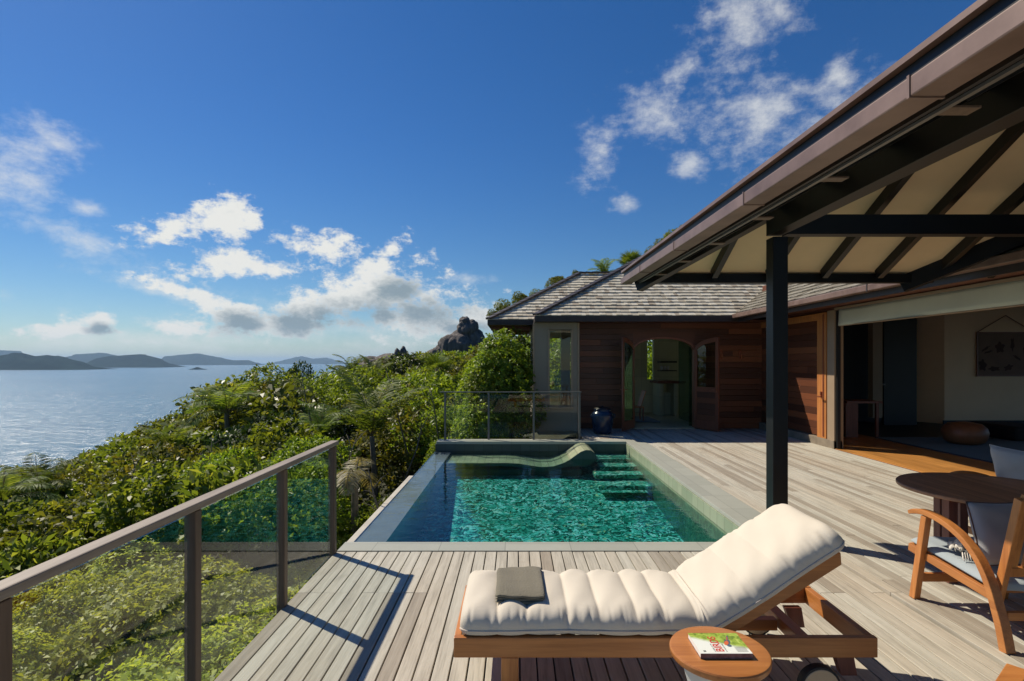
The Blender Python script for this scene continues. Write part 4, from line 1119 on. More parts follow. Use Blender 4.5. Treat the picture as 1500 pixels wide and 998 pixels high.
def cover_mat():
    s = NT('bird_book_cover_print'); v = s.coords(rnd=False)
    f = s.noise(v, 38, 6, .65, 1.0); g_ = s.noise(v, 9, 4, .6, .5)
    grn = s.ramp(f, [(.3, (.07,.12,.015)), (.5, (.30,.42,.04)), (.7, (.52,.62,.14))])
    sx = s.n('ShaderNodeSeparateXYZ'); t = s.n('ShaderNodeTexCoord'); s.l(t.outputs['Object'], sx.inputs[0])
    # pale lower left part of the print
    q = s.math('ADD', s.math('MULTIPLY', sx.outputs[0], -7.0), s.math('MULTIPLY', sx.outputs[1], -17.0))
    q = s.math('ADD', q, s.math('ADD', s.math('MULTIPLY', g_, .5), -.05), True)
    col = s.mix(s.math('MULTIPLY', q, 2.2, True), grn, (.80,.82,.74)); s.pbr(col, .3, spec=.5); return s.m
m = MB(); m.box(bx0_, bx1_, by0_, by1_, bz+.021, bz+.0225); m.build('cover', cover_mat(), bk_)
m = MB(); m.box(bx0_, bx1_, by0_, by1_, bz, bz+.0012); m.box(bx0_, bx1_, by0_-.0006, by0_+.002, bz+.0013, bz+.0208); m.build('spine', M['spine'], bk_)
def text(name, body, loc, size, mat, parent, rot=(0,0,0), ext=.0002, bold=True, align='LEFT'):
    cu = bpy.data.curves.new(name, 'FONT'); cu.body = body; cu.size = size; cu.extrude = ext; cu.align_x = align
    cu.offset = size*.018 if bold else 0
    cu.materials.append(mat)
    o = bpy.data.objects.new(name, cu); C.objects.link(o)
    o.rotation_euler = rot; o.parent = parent; o.location = Vector(loc)-ORI[parent.name]; ORI[o.name] = ORI[parent.name]
    dg = bpy.context.evaluated_depsgraph_get(); me = bpy.data.meshes.new_from_object(o.evaluated_get(dg))
    q = bpy.data.objects.new(name, me); C.objects.link(q); q.parent = parent; q.rotation_euler = rot; q.location = o.location; ORI[q.name] = ORI[parent.name]
    bpy.data.objects.remove(o); return q
zc = bz+.0228
text('title', 'BIRDS', (.884, 2.268, zc), .048, M['redprint'], bk_, (0, 0, R(90)))
text('subtitle', 'A GUIDE TO THE', (.848, 2.268, zc), .0085, M['greyprint'], bk_, (0, 0, R(90)), bold=False)
text('subtitle', 'OF THE ISLANDS', (.897, 2.268, zc), .0085, M['greyprint'], bk_, (0, 0, R(90)), bold=False)
m = MB()
def flat(m, cx, cy, rx, ry, rot=0, n=20, z=zc):
    pts = []
    for k in range(n):
        t = 2*PI*k/n; a, b = rx*math.cos(t), ry*math.sin(t); pts.append((cx+a*math.cos(rot)-b*math.sin(rot), cy+a*math.sin(rot)+b*math.cos(rot), z))
    m.face(pts)
flat(m, .923, 2.345, .013, .026, -.5, z=zc+.0002); flat(m, .922, 2.318, .010, .011, 0, z=zc+.0003); flat(m, .936, 2.378, .005, .026, -.35, z=zc+.0004)
m.build('bird_print', M['blueprint'], bk_)
m = MB(); flat(m, .917, 2.338, .009, .019, -.5, z=zc+.0007); flat(m, .934, 2.375, .002, .020, -.35, z=zc+.0008); m.build('bird_print', M['orange'], bk_)
m = MB(); 
for i in range(7): m.box(.938, .985, 2.268+i*.0062, 2.2695+i*.0062, zc, zc+.0002)
m.build('small_print', M['greyprint'], bk_)
m = MB(); m.box(.795, .806, 2.268, 2.279, zc, zc+.0002); m.build('emblem', M['greyprint'], bk_)

# ------------------------------------------------------------------ armchair
def armchair(label, group):
    t = thing('armchair', (0, 0, 0), label, 'armchair', group)
    hw = .315
    arm = [(.415,.610),(.36,.632),(.28,.645),(.18,.640),(.09,.622),(.0,.590),(-.08,.545),(-.15,.485),(-.205,.41),(-.245,.33),(-.28,.235),(-.315,.13),(-.345,.0)]
    th = [.026,.034,.036,.036,.036,.036,.038,.040,.042,.044,.046,.050,.052]
    # subdivide the curve
    P = []; Tt = []
    for i in range(len(arm)-1):
        for k in range(4):
            q = k/4
            p0, p1, p2, p3 = arm[max(i-1,0)], arm[i], arm[i+1], arm[min(i+2, len(arm)-1)]
            f = lambda a, b, c, d: .5*((2*b)+(-a+c)*q+(2*a-5*b+4*c-d)*q*q+(-a+3*b-3*c+d)*q**3)
            P.append((f(p0[0],p1[0],p2[0],p3[0]), f(p0[1],p1[1],p2[1],p3[1]))); Tt.append(th[i]*(1-q)+th[i+1]*q)
    P.append(arm[-1]); Tt.append(th[-1])
    for sg in (-1, 1):
        x = sg*hw
        m = MB(); m.strip(P, 'x', x-.029, x+.029, Tt, .3); a = m.build('arm', M['teak_y'], t, weld=True, bevel=.004); 
        m = MB(); m.hexa([(x-.022,.36,0),(x+.022,.36,0),(x+.022,.415,0),(x-.022,.415,0),(x-.022,.25,.62),(x+.022,.25,.62),(x+.022,.30,.62),(x-.022,.30,.62)]); m.build('leg', M['teak_z'], t, bevel=.004)
        m = MB(); m.beam((x*.93,.46,.345), (x*.93,-.24,.275), .03, .055); m.build('side_rail', M['teak_y'], t, bevel=.004)
        m = MB(); m.beam((x*.80,-.20,.20), (x*.80,-.36,.90), .035, .05, up=(0,1,.25)); m.build('back_post', M['teak_z'], t, bevel=.004)
    m = MB(); m.box(-hw+.03, hw-.03, .445, .475, .315, .370); m.build('front_rail', M['teak_x'], t, bevel=.004)
    m = MB(); m.box(-hw+.022, hw-.022, .345, .375, .13, .19); m.build('stretcher', M['teak_x'], t, bevel=.004)
    m = MB(); m.box(-hw+.03, hw-.03, -.318, -.288, .17, .22); m.build('stretcher', M['teak_x'], t, bevel=.004)
    m = MB()
    for i in range(7):
        y = -.18+i*.088; z = .36-.01+(y-.46)*.1; m.box(-hw+.04, hw-.04, y, y+.06, z-.008, z+.008)
    m.build('seat_slats', M['teak_x'], t)
    m = MB()
    bd = Vector((0,-.16,.70)).normalized(); b0 = Vector((0,-.20,.24))
    m.beam(Vector((-hw*.74,0,0))+b0+bd*.66, Vector((hw*.74,0,0))+b0+bd*.66, .03, .085, up=bd); m.beam(Vector((-hw*.74,0,0))+b0+bd*.20, Vector((hw*.74,0,0))+b0+bd*.20, .026, .06, up=bd)
    for i in range(6):
        x = -.20+i*.08; m.beam(Vector((x,0,0))+b0+bd*.22, Vector((x,0,0))+b0+bd*.63, .052, .014, up=(0,1,.2))
    m.build('back_slats', M['teak_z'], t, bevel=.003)
    # seat cushion
    m = soft_slab(-hw+.035, hw-.035, -.21, .47, 0, .065, n=24, seed=5, amp=.0025)
    m.v = [(v[0], v[1], v[2]+.357+(v[1]-.46)*.1) for v in m.v]; m.build('seat_cushion', M['seat'], t, smooth=True)
    return t
ch = armchair('teak armchair with curved arms and grey seat, facing the round table from the near side', 'teak armchairs round the dark table')
ch2 = copy_tree(ch); ch2['label'] = 'teak armchair behind the dark round table, turned towards the lounger'
ch.location = (3.19, 3.48, 0)
ch2.location = (4.52, 4.78, 0); ch2.rotation_euler = (0, 0, R(90))
def pillow(name, loc, rot, w, h, th, mat, pipe, label):
    t = MB(); n = 26
    for sgn in (1, -1):
        b = len(t.v)
        for j in range(n+1):
            for i in range(n+1):
                u, v = i/n*2-1, j/n*2-1
                e = (max(0, 1-abs(u)**4.0)*max(0, 1-abs(v)**4.0))**.5
                pinch = 1-.06*(1-abs(v)**2)*abs(u)**6; pv = 1-.06*(1-abs(u)**2)*abs(v)**6
                t.v.append((u*w/2*pinch*(1-.0*v), sgn*th/2*e*(1+.10*math.sin(u*5+v*3)*math.sin(v*4)), v*h/2*pv))
        for j in range(n):
            for i in range(n):
                a = b+j*(n+1)+i; f = (a, a+1, a+n+2, a+n+1); t.f.append(f if sgn < 0 else f[::-1]); t.r.append(0)
    Rm = Matrix.Rotation(rot[2], 3, 'Z') @ Matrix.Rotation(rot[0], 3, 'X') @ Matrix.Rotation(rot[1], 3, 'Y')
    root = thing(name, loc, label, 'pillow')
    t.v = [tuple(Vector(loc)+Rm @ Vector(v)) for v in t.v]; c_ = t.build('cover', mat, root, smooth=True, weld=True)
    p = MB(); pts = []
    for k in range(41):
        q = k/40*4; s_ = int(q) % 4; f = q-int(q)
        u, v = [(-1+2*f, -1), (1, -1+2*f), (1-2*f, 1), (-1, 1-2*f)][s_]
        pinch = 1-.06*(1-abs(v)**2)*abs(u)**6; pv = 1-.06*(1-abs(u)**2)*abs(v)**6
        pts.append(tuple(Vector(loc)+Rm @ Vector((u*w/2*pinch, 0, v*h/2*pv))))
    p.tube(pts, .005, 6); p.build('piping', pipe, root, smooth=True)
    return root
pillow('pillow', (3.17, 3.47, .59), (R(-16), 0, 0), .42, .40, .13, M['pillow'], M['darkpipe'], 'grey pillow with brown piping leaning in the nearer armchair')
pillow('pillow', (4.62, 4.86, .70), (R(-14), 0, R(90)), .62, .42, .15, M['pillow'], M['pillow'], 'plump pale grey pillow against the back of the armchair behind the table')
# crumpled white cloth with tassels
m = MB(); n = 22; rng = np.random.RandomState(2)
for j in range(n+1):
    for i in range(n+1):
        u, v = i/n, j/n; r0 = .02*math.sin(u*19+v*7)+.018*math.sin(v*23+u*5)+.012*math.sin((u-v)*31)
        m.v.append((2.965+.13*u+.012*math.sin(v*15), 3.56+.13*v+.02*math.sin(u*12), .42+.05*math.sin(PI*u)*math.sin(PI*v)+r0*.7+.02))
for j in range(n):
    for i in range(n): a = j*(n+1)+i; m.f.append((a, a+1, a+n+2, a+n+1)); m.r.append(0)
for i in range(9): m.tube([(2.965+.015*i, 3.56, .435), (2.95+.016*i, 3.535, .405), (2.945+.016*i, 3.52, .39)], [.004,.005,.002], 5)
cl = m.build('cloth', M['whitecloth'], smooth=True); q_ = cl.modifiers.new('solid', 'SOLIDIFY'); q_.thickness = .004
tag(cl, 'crumpled white cloth with tassels in front of the pillow on the nearer armchair', 'cloth')

# ------------------------------------------------------------------ round table
TX, TY, TR, TZ = 3.765, 4.245, .62, .70
tb = thing('round_table', (TX, TY, 0), 'dark round timber table in the shade of the veranda roof', 'table')
m = MB()
k = 0; x = -TR
while x < TR:
    x1 = min(x+.062, TR)
    def yy(x): return math.sqrt(max(0, (TR-.085)**2-x*x))
    xa_, xb_ = max(x, -TR+.086), min(x1-.003, TR-.086)
    if xb_ > xa_:
        m.hexa([(TX+xa_, TY-yy(xa_), TZ-.022), (TX+xb_, TY-yy(xb_), TZ-.022), (TX+xb_, TY+yy(xb_), TZ-.022), (TX+xa_, TY+yy(xa_), TZ-.022),
                (TX+xa_, TY-yy(xa_), TZ-.001), (TX+xb_, TY-yy(xb_), TZ-.001), (TX+xb_, TY+yy(xb_), TZ-.001), (TX+xa_, TY+yy(xa_), TZ-.001)])
    x = x1
m.build('table_top', wood('dark_tabletop_teak_slats', (.26,.12,.06), (.44,.21,.10), 'y', .45, .5, .5), tb)
m = MB(); pr_ = [(TR-.085,-.024),(TR-.004,-.028),(TR,-.02),(TR,-.006),(TR-.006,0),(TR-.084,0)]
b = 0; n = 96
for k in range(n):
    t = 2*PI*k/n
    for (rr_, z) in pr_: m.v.append((TX+rr_*math.cos(t), TY+rr_*math.sin(t), TZ+z))
for k in range(n):
    for j in range(len(pr_)):
        a = k*len(pr_)+j; c2 = k*len(pr_)+(j+1)%len(pr_); k2 = (k+1)%n
        m.f.append((a, c2, k2*len(pr_)+(j+1)%len(pr_), k2*len(pr_)+j)); m.r.append(int(k/12)/8)
m.build('rim', M['darkteak'], tb)
for (lx, ly) in ((-.41,-.10),(-.20,.20),(.10,.41),(.41,.10),(.10,-.41)):
    if (lx, ly) == (-.20,.20): lx, ly = -.22, .23
    m = MB(); m.box(TX+lx-.035, TX+lx+.035, TY+ly-.035, TY+ly+.035, 0, TZ-.03); m.build('leg', M['redteak'], tb, bevel=.004)
m = MB(); m.beam((TX-.40, TY-.1, TZ-.06), (TX+.40, TY+.1, TZ-.06), .04, .06); m.beam((TX+.1, TY-.40, TZ-.06), (TX+.1, TY+.40, TZ-.061), .04, .058); m.build('apron', M['redteak'], tb)

# light wooden footstool at the lower edge of the view
ft = thing('footstool', (2.12, 2.2, 0), 'corner of a light orange wooden footstool at the bottom edge of the view', 'footstool')
m = MB(); a0 = R(38); c0 = Vector((2.20, 2.16, 0)); ux = Vector((math.cos(a0), math.sin(a0), 0)); uy = Vector((-math.sin(a0), math.cos(a0), 0))
def obx(m, u0, u1, v0, v1, z0, z1):
    f = lambda u, v, z: tuple(c0+ux*u+uy*v+Vector((0,0,z)))
    m.hexa([f(u0,v0,z0), f(u1,v0,z0), f(u1,v1,z0), f(u0,v1,z0), f(u0,v0,z1), f(u1,v0,z1), f(u1,v1,z1), f(u0,v1,z1)])
for i in range(5): obx(m, -.2, .2, -.2+i*.081, -.2+i*.081+.077, .305, .33)
m.build('seat', M['teak_x'], ft, bevel=.004)
for (u_, v_) in ((-.19,-.19),(.15,-.19),(.15,.15),(-.19,.15)):
    m = MB(); obx(m, u_, u_+.04, v_, v_+.04, 0, .304); m.build('leg', M['teak_z'], ft, bevel=.003)

# blue glazed jar
jx, jy = X(882.5, 12.72), 12.72
j_ = thing('ceramic_jar', (jx, jy, 0), 'large blue glazed ceramic jar with lid beside the left door leaf', 'jar')
m = MB(); m.lathe([(.15,.0),(.20,.01),(.225,.10),(.25,.28),(.262,.42),(.255,.47),(.215,.52),(.185,.535),(.19,.56),(.21,.575),(.20,.585),(.16,.58)], (jx, jy, .002), 40); m.build('body', M['jar'], j_, smooth=True)
m = MB(); m.lathe([(.20,.59),(.205,.60),(.14,.625),(.03,.64),(.028,.66),(.01,.668)], (jx, jy, 0), 32); m.build('lid', M['darkvoid'], j_, smooth=True)
m = MB()
for s_ in (-1, 1): m.tube([(jx+s_*.235, jy-.06, .47), (jx+s_*.285, jy-.07, .46), (jx+s_*.28, jy-.07, .40), (jx+s_*.25, jy-.07, .38)], .013, 8)
m.build('handle', M['jar'], j_, smooth=True)

# low wooden chair inside the bathroom
bc = thing('bathroom_chair', (X(932,15.4), 15.4, 0), 'brown wooden chair seen inside the bathroom left of the arched doorway', 'chair')
cx2 = X(931, 15.4)
m = MB(); m.box(cx2-.24, cx2+.20, 15.2, 15.65, .40, .44); m.build('seat', M['teak_x'], bc, bevel=.004)
m = MB(); m.hexa([(cx2+.10,15.21,.44),(cx2+.13,15.21,.44),(cx2+.13,15.64,.44),(cx2+.10,15.64,.44),(cx2+.24,15.21,.88),(cx2+.27,15.21,.88),(cx2+.27,15.64,.88),(cx2+.24,15.64,.88)]); m.build('backrest', M['doororange'], bc, bevel=.004)
for (dx, dy) in ((-.22,15.21),(.16,15.21),(-.22,15.60),(.16,15.60)):
    m = MB(); m.box(cx2+dx, cx2+dx+.04, dy, dy+.04, 0, .40); m.build('leg', M['redteak'], bc)
# ------------------------------------------------------------------ vegetation
rs = np.random.RandomState(11)
def leaves_mesh(name, pos, dirs, nrm, L, Wd, rnd, mat, fold=.25):
    """one diamond leaf per row: pos base, dirs unit direction, nrm unit normal, L length, Wd width"""
    side = np.cross(dirs, nrm); side /= np.linalg.norm(side, axis=1)[:, None]+1e-9
    n = len(pos); V = np.empty((n, 4, 3))
    mid = pos+dirs*(L*.55)[:, None]
    V[:, 0] = pos; V[:, 1] = mid+side*(Wd/2)[:, None]+nrm*(Wd*fold)[:, None]; V[:, 2] = pos+dirs*L[:, None]-nrm*(L*.12)[:, None]; V[:, 3] = mid-side*(Wd/2)[:, None]+nrm*(Wd*fold)[:, None]
    me = bpy.data.meshes.new(name)
    me.vertices.add(n*4); me.vertices.foreach_set('co', V.reshape(-1).astype(np.float32))
    me.loops.add(n*4); me.loops.foreach_set('vertex_index', np.arange(n*4, dtype=np.int32))
    me.polygons.add(n); me.polygons.foreach_set('loop_start', np.arange(0, n*4, 4, dtype=np.int32))
    me.update(calc_edges=True)
    at = me.attributes.new('rnd', 'FLOAT', 'FACE'); at.data.foreach_set('value', rnd.astype(np.float32))
    me.materials.append(mat)
    return me
def unit(a): return a/(np.linalg.norm(a, axis=-1, keepdims=True)+1e-9)
def crown_mesh(name, rx, rz, ntip, per, L, mat, seed, flat=.0, lumps=9, wl=.45, zc=0, inner=.22, cone=(.5, 1.35)):
    r = np.random.RandomState(seed)
    d = unit(r.normal(size=(ntip*2, 3))); d = d[d[:, 2] > -.45][:ntip]
    ntip = len(d)
    ld = unit(r.normal(size=(lumps, 3))); la = r.uniform(.12, .42, lumps)
    rad = np.full(ntip, .66)
    for k in range(lumps): rad += la[k]*np.exp(-((1-(d@ld[k]))/.16)**1.0)*1.0
    rad *= r.uniform(.86, 1.06, ntip)
    inn = r.rand(ntip) < inner; rad[inn] *= r.uniform(.45, .85, inn.sum())
    tip = d*rad[:, None]*np.array([rx, rx, rz]); 
    if flat: tip[:, 2] = np.where(tip[:, 2] > 0, tip[:, 2]*(1-flat), tip[:, 2])
    ax = unit(d*np.array([1, 1, .8])+np.array([0, 0, .75])+r.normal(size=(ntip, 3))*.3)
    P = np.repeat(tip, per, axis=0); A = np.repeat(ax, per, axis=0); n = len(P)
    q = unit(r.normal(size=(n, 3))); perp = unit(np.cross(A, q))
    c = r.uniform(cone[0], cone[1], n)
    D = unit(A*np.cos(c)[:, None]+perp*np.sin(c)[:, None])
    N = unit(A-D*(A*D).sum(1)[:, None]+r.normal(size=(n, 3))*.35)
    Ls = L*r.uniform(.65, 1.25, n)
    tr = np.repeat(r.rand(ntip), per); rn = np.clip(tr*.6+r.rand(n)*.5-.05, 0, 1)
    P = P+r.normal(size=(n, 3))*L*.35+np.array([0, 0, zc])
    return leaves_mesh(name, P, D, N, Ls, Ls*wl, rn, mat), tip
LM = dict(
  a=leaf_mat('glossy_green_leaf', (.065,.095,.015), (.14,.18,.025), (.26,.28,.045)),
  b=leaf_mat('bright_green_leaf', (.08,.14,.018), (.17,.25,.03), (.29,.37,.05), .5),
  y=leaf_mat('yellow_green_leaf', (.17,.23,.03), (.34,.40,.055), (.55,.57,.14), .5),
  c=leaf_mat('broad_tropical_leaf', (.07,.11,.02), (.16,.21,.035), (.34,.36,.08), .5, .4),
  d=leaf_mat('dark_green_leaf', (.018,.04,.01), (.035,.07,.015), (.07,.11,.022), .3),
  o=leaf_mat('olive_leaf', (.06,.075,.015), (.12,.13,.022), (.20,.17,.035), .4),
  p=leaf_mat('palm_leaf', (.05,.095,.015), (.12,.19,.03), (.26,.31,.08), .45, .6),
  f=leaf_mat('pale_dry_frond', (.20,.17,.09), (.30,.27,.15), (.42,.38,.24), .35, .5))
def trunk_mb(h, r0, limbs, seed, spread=1.0, top=.6):
    r = random.Random(seed); m = MB()
    pts = [(0, 0, -h-.3), (r.uniform(-.08, .08), r.uniform(-.08, .08), -h*.5), (r.uniform(-.1, .1), r.uniform(-.1, .1), -.0*h)]
    m.tube(pts, [r0, r0*.8, r0*.6], 7)
    for k in range(limbs):
        a = 2*PI*k/limbs+r.uniform(-.4, .4); s0 = r.uniform(-.45, 0)*h
        e = (math.cos(a)*spread*r.uniform(.5, .8), math.sin(a)*spread*r.uniform(.5, .8), top*r.uniform(.3, 1.0))
        mid = (e[0]*.45, e[1]*.45, s0*.4+e[2]*.35)
        m.tube([(0, 0, s0), mid, e, (e[0]*1.25, e[1]*1.25, e[2]*1.3+.1)], [r0*.5, r0*.35, r0*.2, r0*.06], 5)
    return m
PROTO = {}
def make_proto(key, rx, rz, ntip, per, L, mat, seed, h, nm='shrub', tr=.06, **kw):
    me, tip = crown_mesh('crown', rx, rz, ntip, per, L, LM[mat], seed, **kw)
    t = trunk_mb(h, tr, 6, seed, rx*.8, rz*.6)
    tm = bpy.data.meshes.new('trunk'); tm.from_pydata(t.v, [], t.f); tm.materials.append(M['bark'])
    PROTO[key] = (nm, me, tm)
def place(key, x, y, z, s, rot, label, cat, group=None, sz=1.0):
    nm, me, tm = PROTO[key]
    root = bpy.data.objects.new(nm, None); C.objects.link(root); root.location = (x, y, z); root.rotation_euler = (0, 0, rot); root.scale = (s, s, s*sz)
    tag(root, label, cat, group)
    for k, q in (('crown', me), ('trunk', tm)):
        o = bpy.data.objects.new(k, q); C.objects.link(o); o.parent = root
    return root
# near bushes: small leaves in rosettes; far ones: bigger leaf clumps
for i in range(3): make_proto('ny%d' % i, .95, .50, 760, 10, .066, 'y', 20+i, .6, 'bush', .035, wl=.55, cone=(.95, 1.55))
for i in range(3): make_proto('na%d' % i, 1.0, .75, 480, 10, .125, 'a', 30+i, .9, 'bush', .045, wl=.5)
for i in range(3): make_proto('nb%d' % i, 1.0, .75, 640, 10, .085, 'b', 40+i, .9, 'bush', .045, wl=.42)
for i in range(2): make_proto('tc%d' % i, 1.5, 1.05, 330, 9, .30, 'c', 90+i, 1.8, 'tree', .09, wl=.42, lumps=9, cone=(.6, 1.4))
for i in range(2): make_proto('nc%d' % i, .95, .8, 260, 9, .20, 'c', 95+i, .9, 'bush', .045, wl=.36, lumps=7, cone=(.4, 1.3))
for i in range(3): make_proto('ta%d' % i, 1.6, 1.25, 620, 10, .17, 'a', 50+i, 1.8, 'tree', .10, wl=.5, lumps=14)
for i in range(2): make_proto('tb%d' % i, 1.6, 1.1, 620, 10, .15, 'b', 60+i, 1.8, 'tree', .10, wl=.42, lumps=14)
for i in range(2): make_proto('to%d' % i, 1.5, 1.0, 520, 10, .15, 'o', 65+i, 1.6, 'tree', .10, wl=.42, lumps=12)
for i in range(2): make_proto('td%d' % i, 1.5, 1.5, 620, 10, .16, 'd', 70+i, 2.2, 'tree', .12, wl=.5, lumps=12)
make_proto('big', 1.5, 1.7, 700, 10, .15, 'b', 81, 2.2, 'tree', .12, wl=.6, lumps=16, cone=(.7, 1.5))
make_proto('big1', 1.5, 1.5, 700, 10, .14, 'b', 82, 2.2, 'tree', .12, wl=.6, lumps=16, cone=(.7, 1.5))
placed = [(-3.36, 12.5, 2.6), (-3.0, 11.4, 1.6), (-8.0, 15, 1.2), (-10.8, 20, 2.2), (-5.4, 15, 1.6)]
def ok(x, y, md):
    for (a, b, r) in placed:
        if (a-x)**2+(b-y)**2 < (md*.5+r*.5)**2: return False
    return True
SKYL = [(-200,800),(0,712),(60,700),(150,668),(200,642),(235,616),(260,604),(300,592),(340,570),(400,562),(430,566),(470,574),(500,562),(530,548),(560,538),(600,530),(640,529),(690,518),(790,495)]
def cap(x, y, z, h):
    px = 756+785*x/y
    lim = CAMH+(531-np.interp(px, [a for a, _ in SKYL], [q for _, q in SKYL]))/785*y
    return min(z, lim-h)
def infrustum(x, y, z, m=2.0):
    if y < .3: return False
    return abs(x)/y < .98+m/y
cnt = 0
# a) bushes right below the deck edge
R_ = random.Random(5)
YG = 'low yellow-green bush in the sunlit planting directly below the glass railing'
AG = 'glossy green bush in the thicket on the slope left of the deck'
BG = 'bright small-leaved bush beside the outer edge of the pool'
for _ in range(4000):
    x = R_.uniform(-9.5, -2.35); y = R_.uniform(.6, 12.8)
    if x > -2.9 and y < .2: continue
    md = 1.05
    if not infrustum(x, y, 0, 1.2) or not ok(x, y, md): continue
    if cnt > 84: break
    z = canopy(x, y)
    if x > -3.6: z = min(z, -.62-.35*max(0, (x+3.6)))
    if y < 8.8 and x > -7.6:
        key = 'ny%d' % R_.randrange(3); lab, grp = YG, 'yellow-green bushes below the railing'; z = min(z, -.75-.05*y) - .2
    elif x > -5.2 and y >= 5.2 and x > -4.6:
        key = R_.choice(('nb0', 'nb1', 'nb2', 'nb0', 'na1')); lab, grp = BG, 'small-leaved bushes beside the pool edge'
    else:
        key = R_.choice(('na0', 'na1', 'na2', 'nc0', 'nb1', 'nc1')); lab, grp = AG, 'glossy bushes on the slope left of the deck'
    s = R_.uniform(.85, 1.25)
    z = cap(x, y, z, .3*s)
    place(key, x, y, z-.45*s, s, R_.uniform(0, 6.3), lab, 'bush', grp); placed.append((x, y, md)); cnt += 1
# b) trees on the slope
cnt = 0
TG = {'ta': ('green broad-leaved tree in the canopy of the wooded slope', 'broad-leaved trees on the wooded slope'),
      'tb': ('bright green bushy tree in the canopy of the wooded slope', 'bright green trees on the wooded slope'),
      'to': ('olive-brown bushy tree in the canopy of the wooded slope', 'olive trees on the wooded slope'),
      'tc': ('large-leaved yellowish tree in the canopy of the wooded slope', 'large-leaved trees on the wooded slope'),
      'td': ('dark green tree in the canopy of the wooded slope', 'dark trees on the wooded slope')}
for it in range(30000):
    y = R_.uniform(2, 66); x = R_.uniform(-34, 6)
    if y < 12.5 and x > -6.5-0*y: continue
    if 12.5 <= y < 22 and x > -1.9: continue
    if y >= 22 and x > 7: continue
    ysk = np.interp(y, [0, 12, 25, 30, 35, 45, 50, 62, 80], [-22, -24, -24.5, -20.5, -16, -14, -11, -8, 0])
    if x < ysk-4: continue
    sc = 1.0+max(0, y-14)*.016
    md = 1.75*sc
    if not infrustum(x, y, 0, 2.5) or not ok(x, y, md): continue
    z = canopy(x, y)
    bright = x/y > -.42+.1*math.sin(y*.4)
    k = R_.choice(('tb', 'tb', 'ta', 'to', 'tc', 'td')) if bright else R_.choice(('ta', 'tc', 'ta', 'to', 'td', 'ta', 'tc'))
    key = k+str(R_.randrange(3 if k == 'ta' else 2))
    s = sc*R_.uniform(.85, 1.3)
    zz = cap(x, y, z-1.0*s+R_.uniform(-.3, .35), {'ta':1.22,'tb':1.12,'to':1.0,'td':1.5,'tc':1.1}[k]*s)
    place(key, x, y, zz, s, R_.uniform(0, 6.3), TG[k][0], 'tree', TG[k][1]); placed.append((x, y, md)); cnt += 1
    if cnt > 205: break
print('trees', cnt)
# c) bright trees between the pool railing and the pavilion
PL = 'bright green broad-leaved tree crowding between the pool railing and the pavilion'
for i, (x, y, z, s, key) in enumerate([(-.33,13.5,1.45,.50,'big'), (-.62,13.4,.85,.46,'big1'), (-.12,13.0,.30,.48,'big1'), (-.75,12.9,-.05,.50,'big'), (-1.6,13.1,-.6,.6,'nb0'),
        (-.25,14.0,1.55,.45,'big1'), (-2.3,14.6,-.6,.7,'tb1'), (-.9,12.4,-1.0,.6,'nb1'), (-.4,12.4,-.85,.6,'nb2'), (-1.5,15.8,-.6,.7,'tb0'),(.1,12.45,-.8,.5,'nb1'), (-1.45,12.5,-1.05,.6,'nb2'), (-.85,14.6,1.0,.5,'big')]):
    place(key, x, y, z, s, i*1.3, PL, 'tree', 'trees between the pool railing and the pavilion')
# d) trees behind the pavilion, tops showing over the roofs
BS = .7
BL = 'leafy tree standing behind the pavilion with its top above the shingle roof'
for i, (px, py, y, s, key) in enumerate([(726,462,18.5,.24,'ta0'), (738,450,18.6,.26,'ta1'), (752,452,19,.2,'ta2'), (765,438,19.3,.3,'ta0'), (786,433,20,.22,'ta1'), (818,412,21,.34,'ta2'), (845,401,21,.16,'ta0'),
        (955,372,24,.3,'ta1'), (985,350,24,.5,'ta1'), (972,362,24,.4,'ta0'), (1012,335,25,.45,'ta2'), (1045,322,25,.3,'ta0'), (1000,372,24,.6,'ta1')]):
    s *= BS; place(key, X(px, y), y, Z(py, y)-.35*s, s, i*2.1, BL, 'tree', 'trees behind the pavilion')

# palms
def palm_crown(seed, nf=16, L=2.2, kind='coco', mat='p', droop=1.0, up0=(.1, 1.25)):
    r = np.random.RandomState(seed); P, D, N, Ls, W_, Rn = [], [], [], [], [], []
    rach = MB()
    for k in range(nf):
        a = 2*PI*k/nf*2.4+r.uniform(-.2, .2); el_ = r.uniform(*up0); l = L*r.uniform(.8, 1.1)
        p = np.zeros(3); pts = [p.copy()]; e = el_; seg = 14
        for s_ in range(seg):
            t = s_/seg; e -= droop*(.05+.16*t); p = p+np.array([math.cos(a)*math.cos(e), math.sin(a)*math.cos(e), math.sin(e)])*l/seg; pts.append(p.copy())
        pts = np.array(pts); rach.tube([tuple(q) for q in pts[::2]], list(np.linspace(.022, .004, len(pts[::2]))), 4)
        side = np.array([-math.sin(a), math.cos(a), 0]); nl_ = 46
        tint = r.rand()
        for q in range(nl_):
            t = .1+.9*q/nl_; f = t*seg; i = min(int(f), seg-1); b = pts[i]+(pts[i+1]-pts[i])*(f-i); tg = unit(pts[i+1]-pts[i])
            up_ = np.cross(side, tg); 
            if up_[2] < 0: up_ = -up_
            for sg in (-1, 1):
                d_ = unit(side*sg*.85+tg*.55+up_*(.18-.15*t)+np.array([0, 0, -.35*droop])+r.normal(size=3)*.09)
                P.append(b); D.append(d_); N.append(unit(up_+r.normal(size=3)*.15)); ll = L*.26*math.sin(PI*min(1, t*.9+.12))**.6*r.uniform(.85, 1.1)
                Ls.append(ll); W_.append(.035*L/2); Rn.append(np.clip(tint*.6+r.rand()*.5, 0, 1))
    return leaves_mesh('crown', np.array(P), np.array(D), np.array(N), np.array(Ls), np.array(W_), np.array(Rn), LM[mat], .08), rach
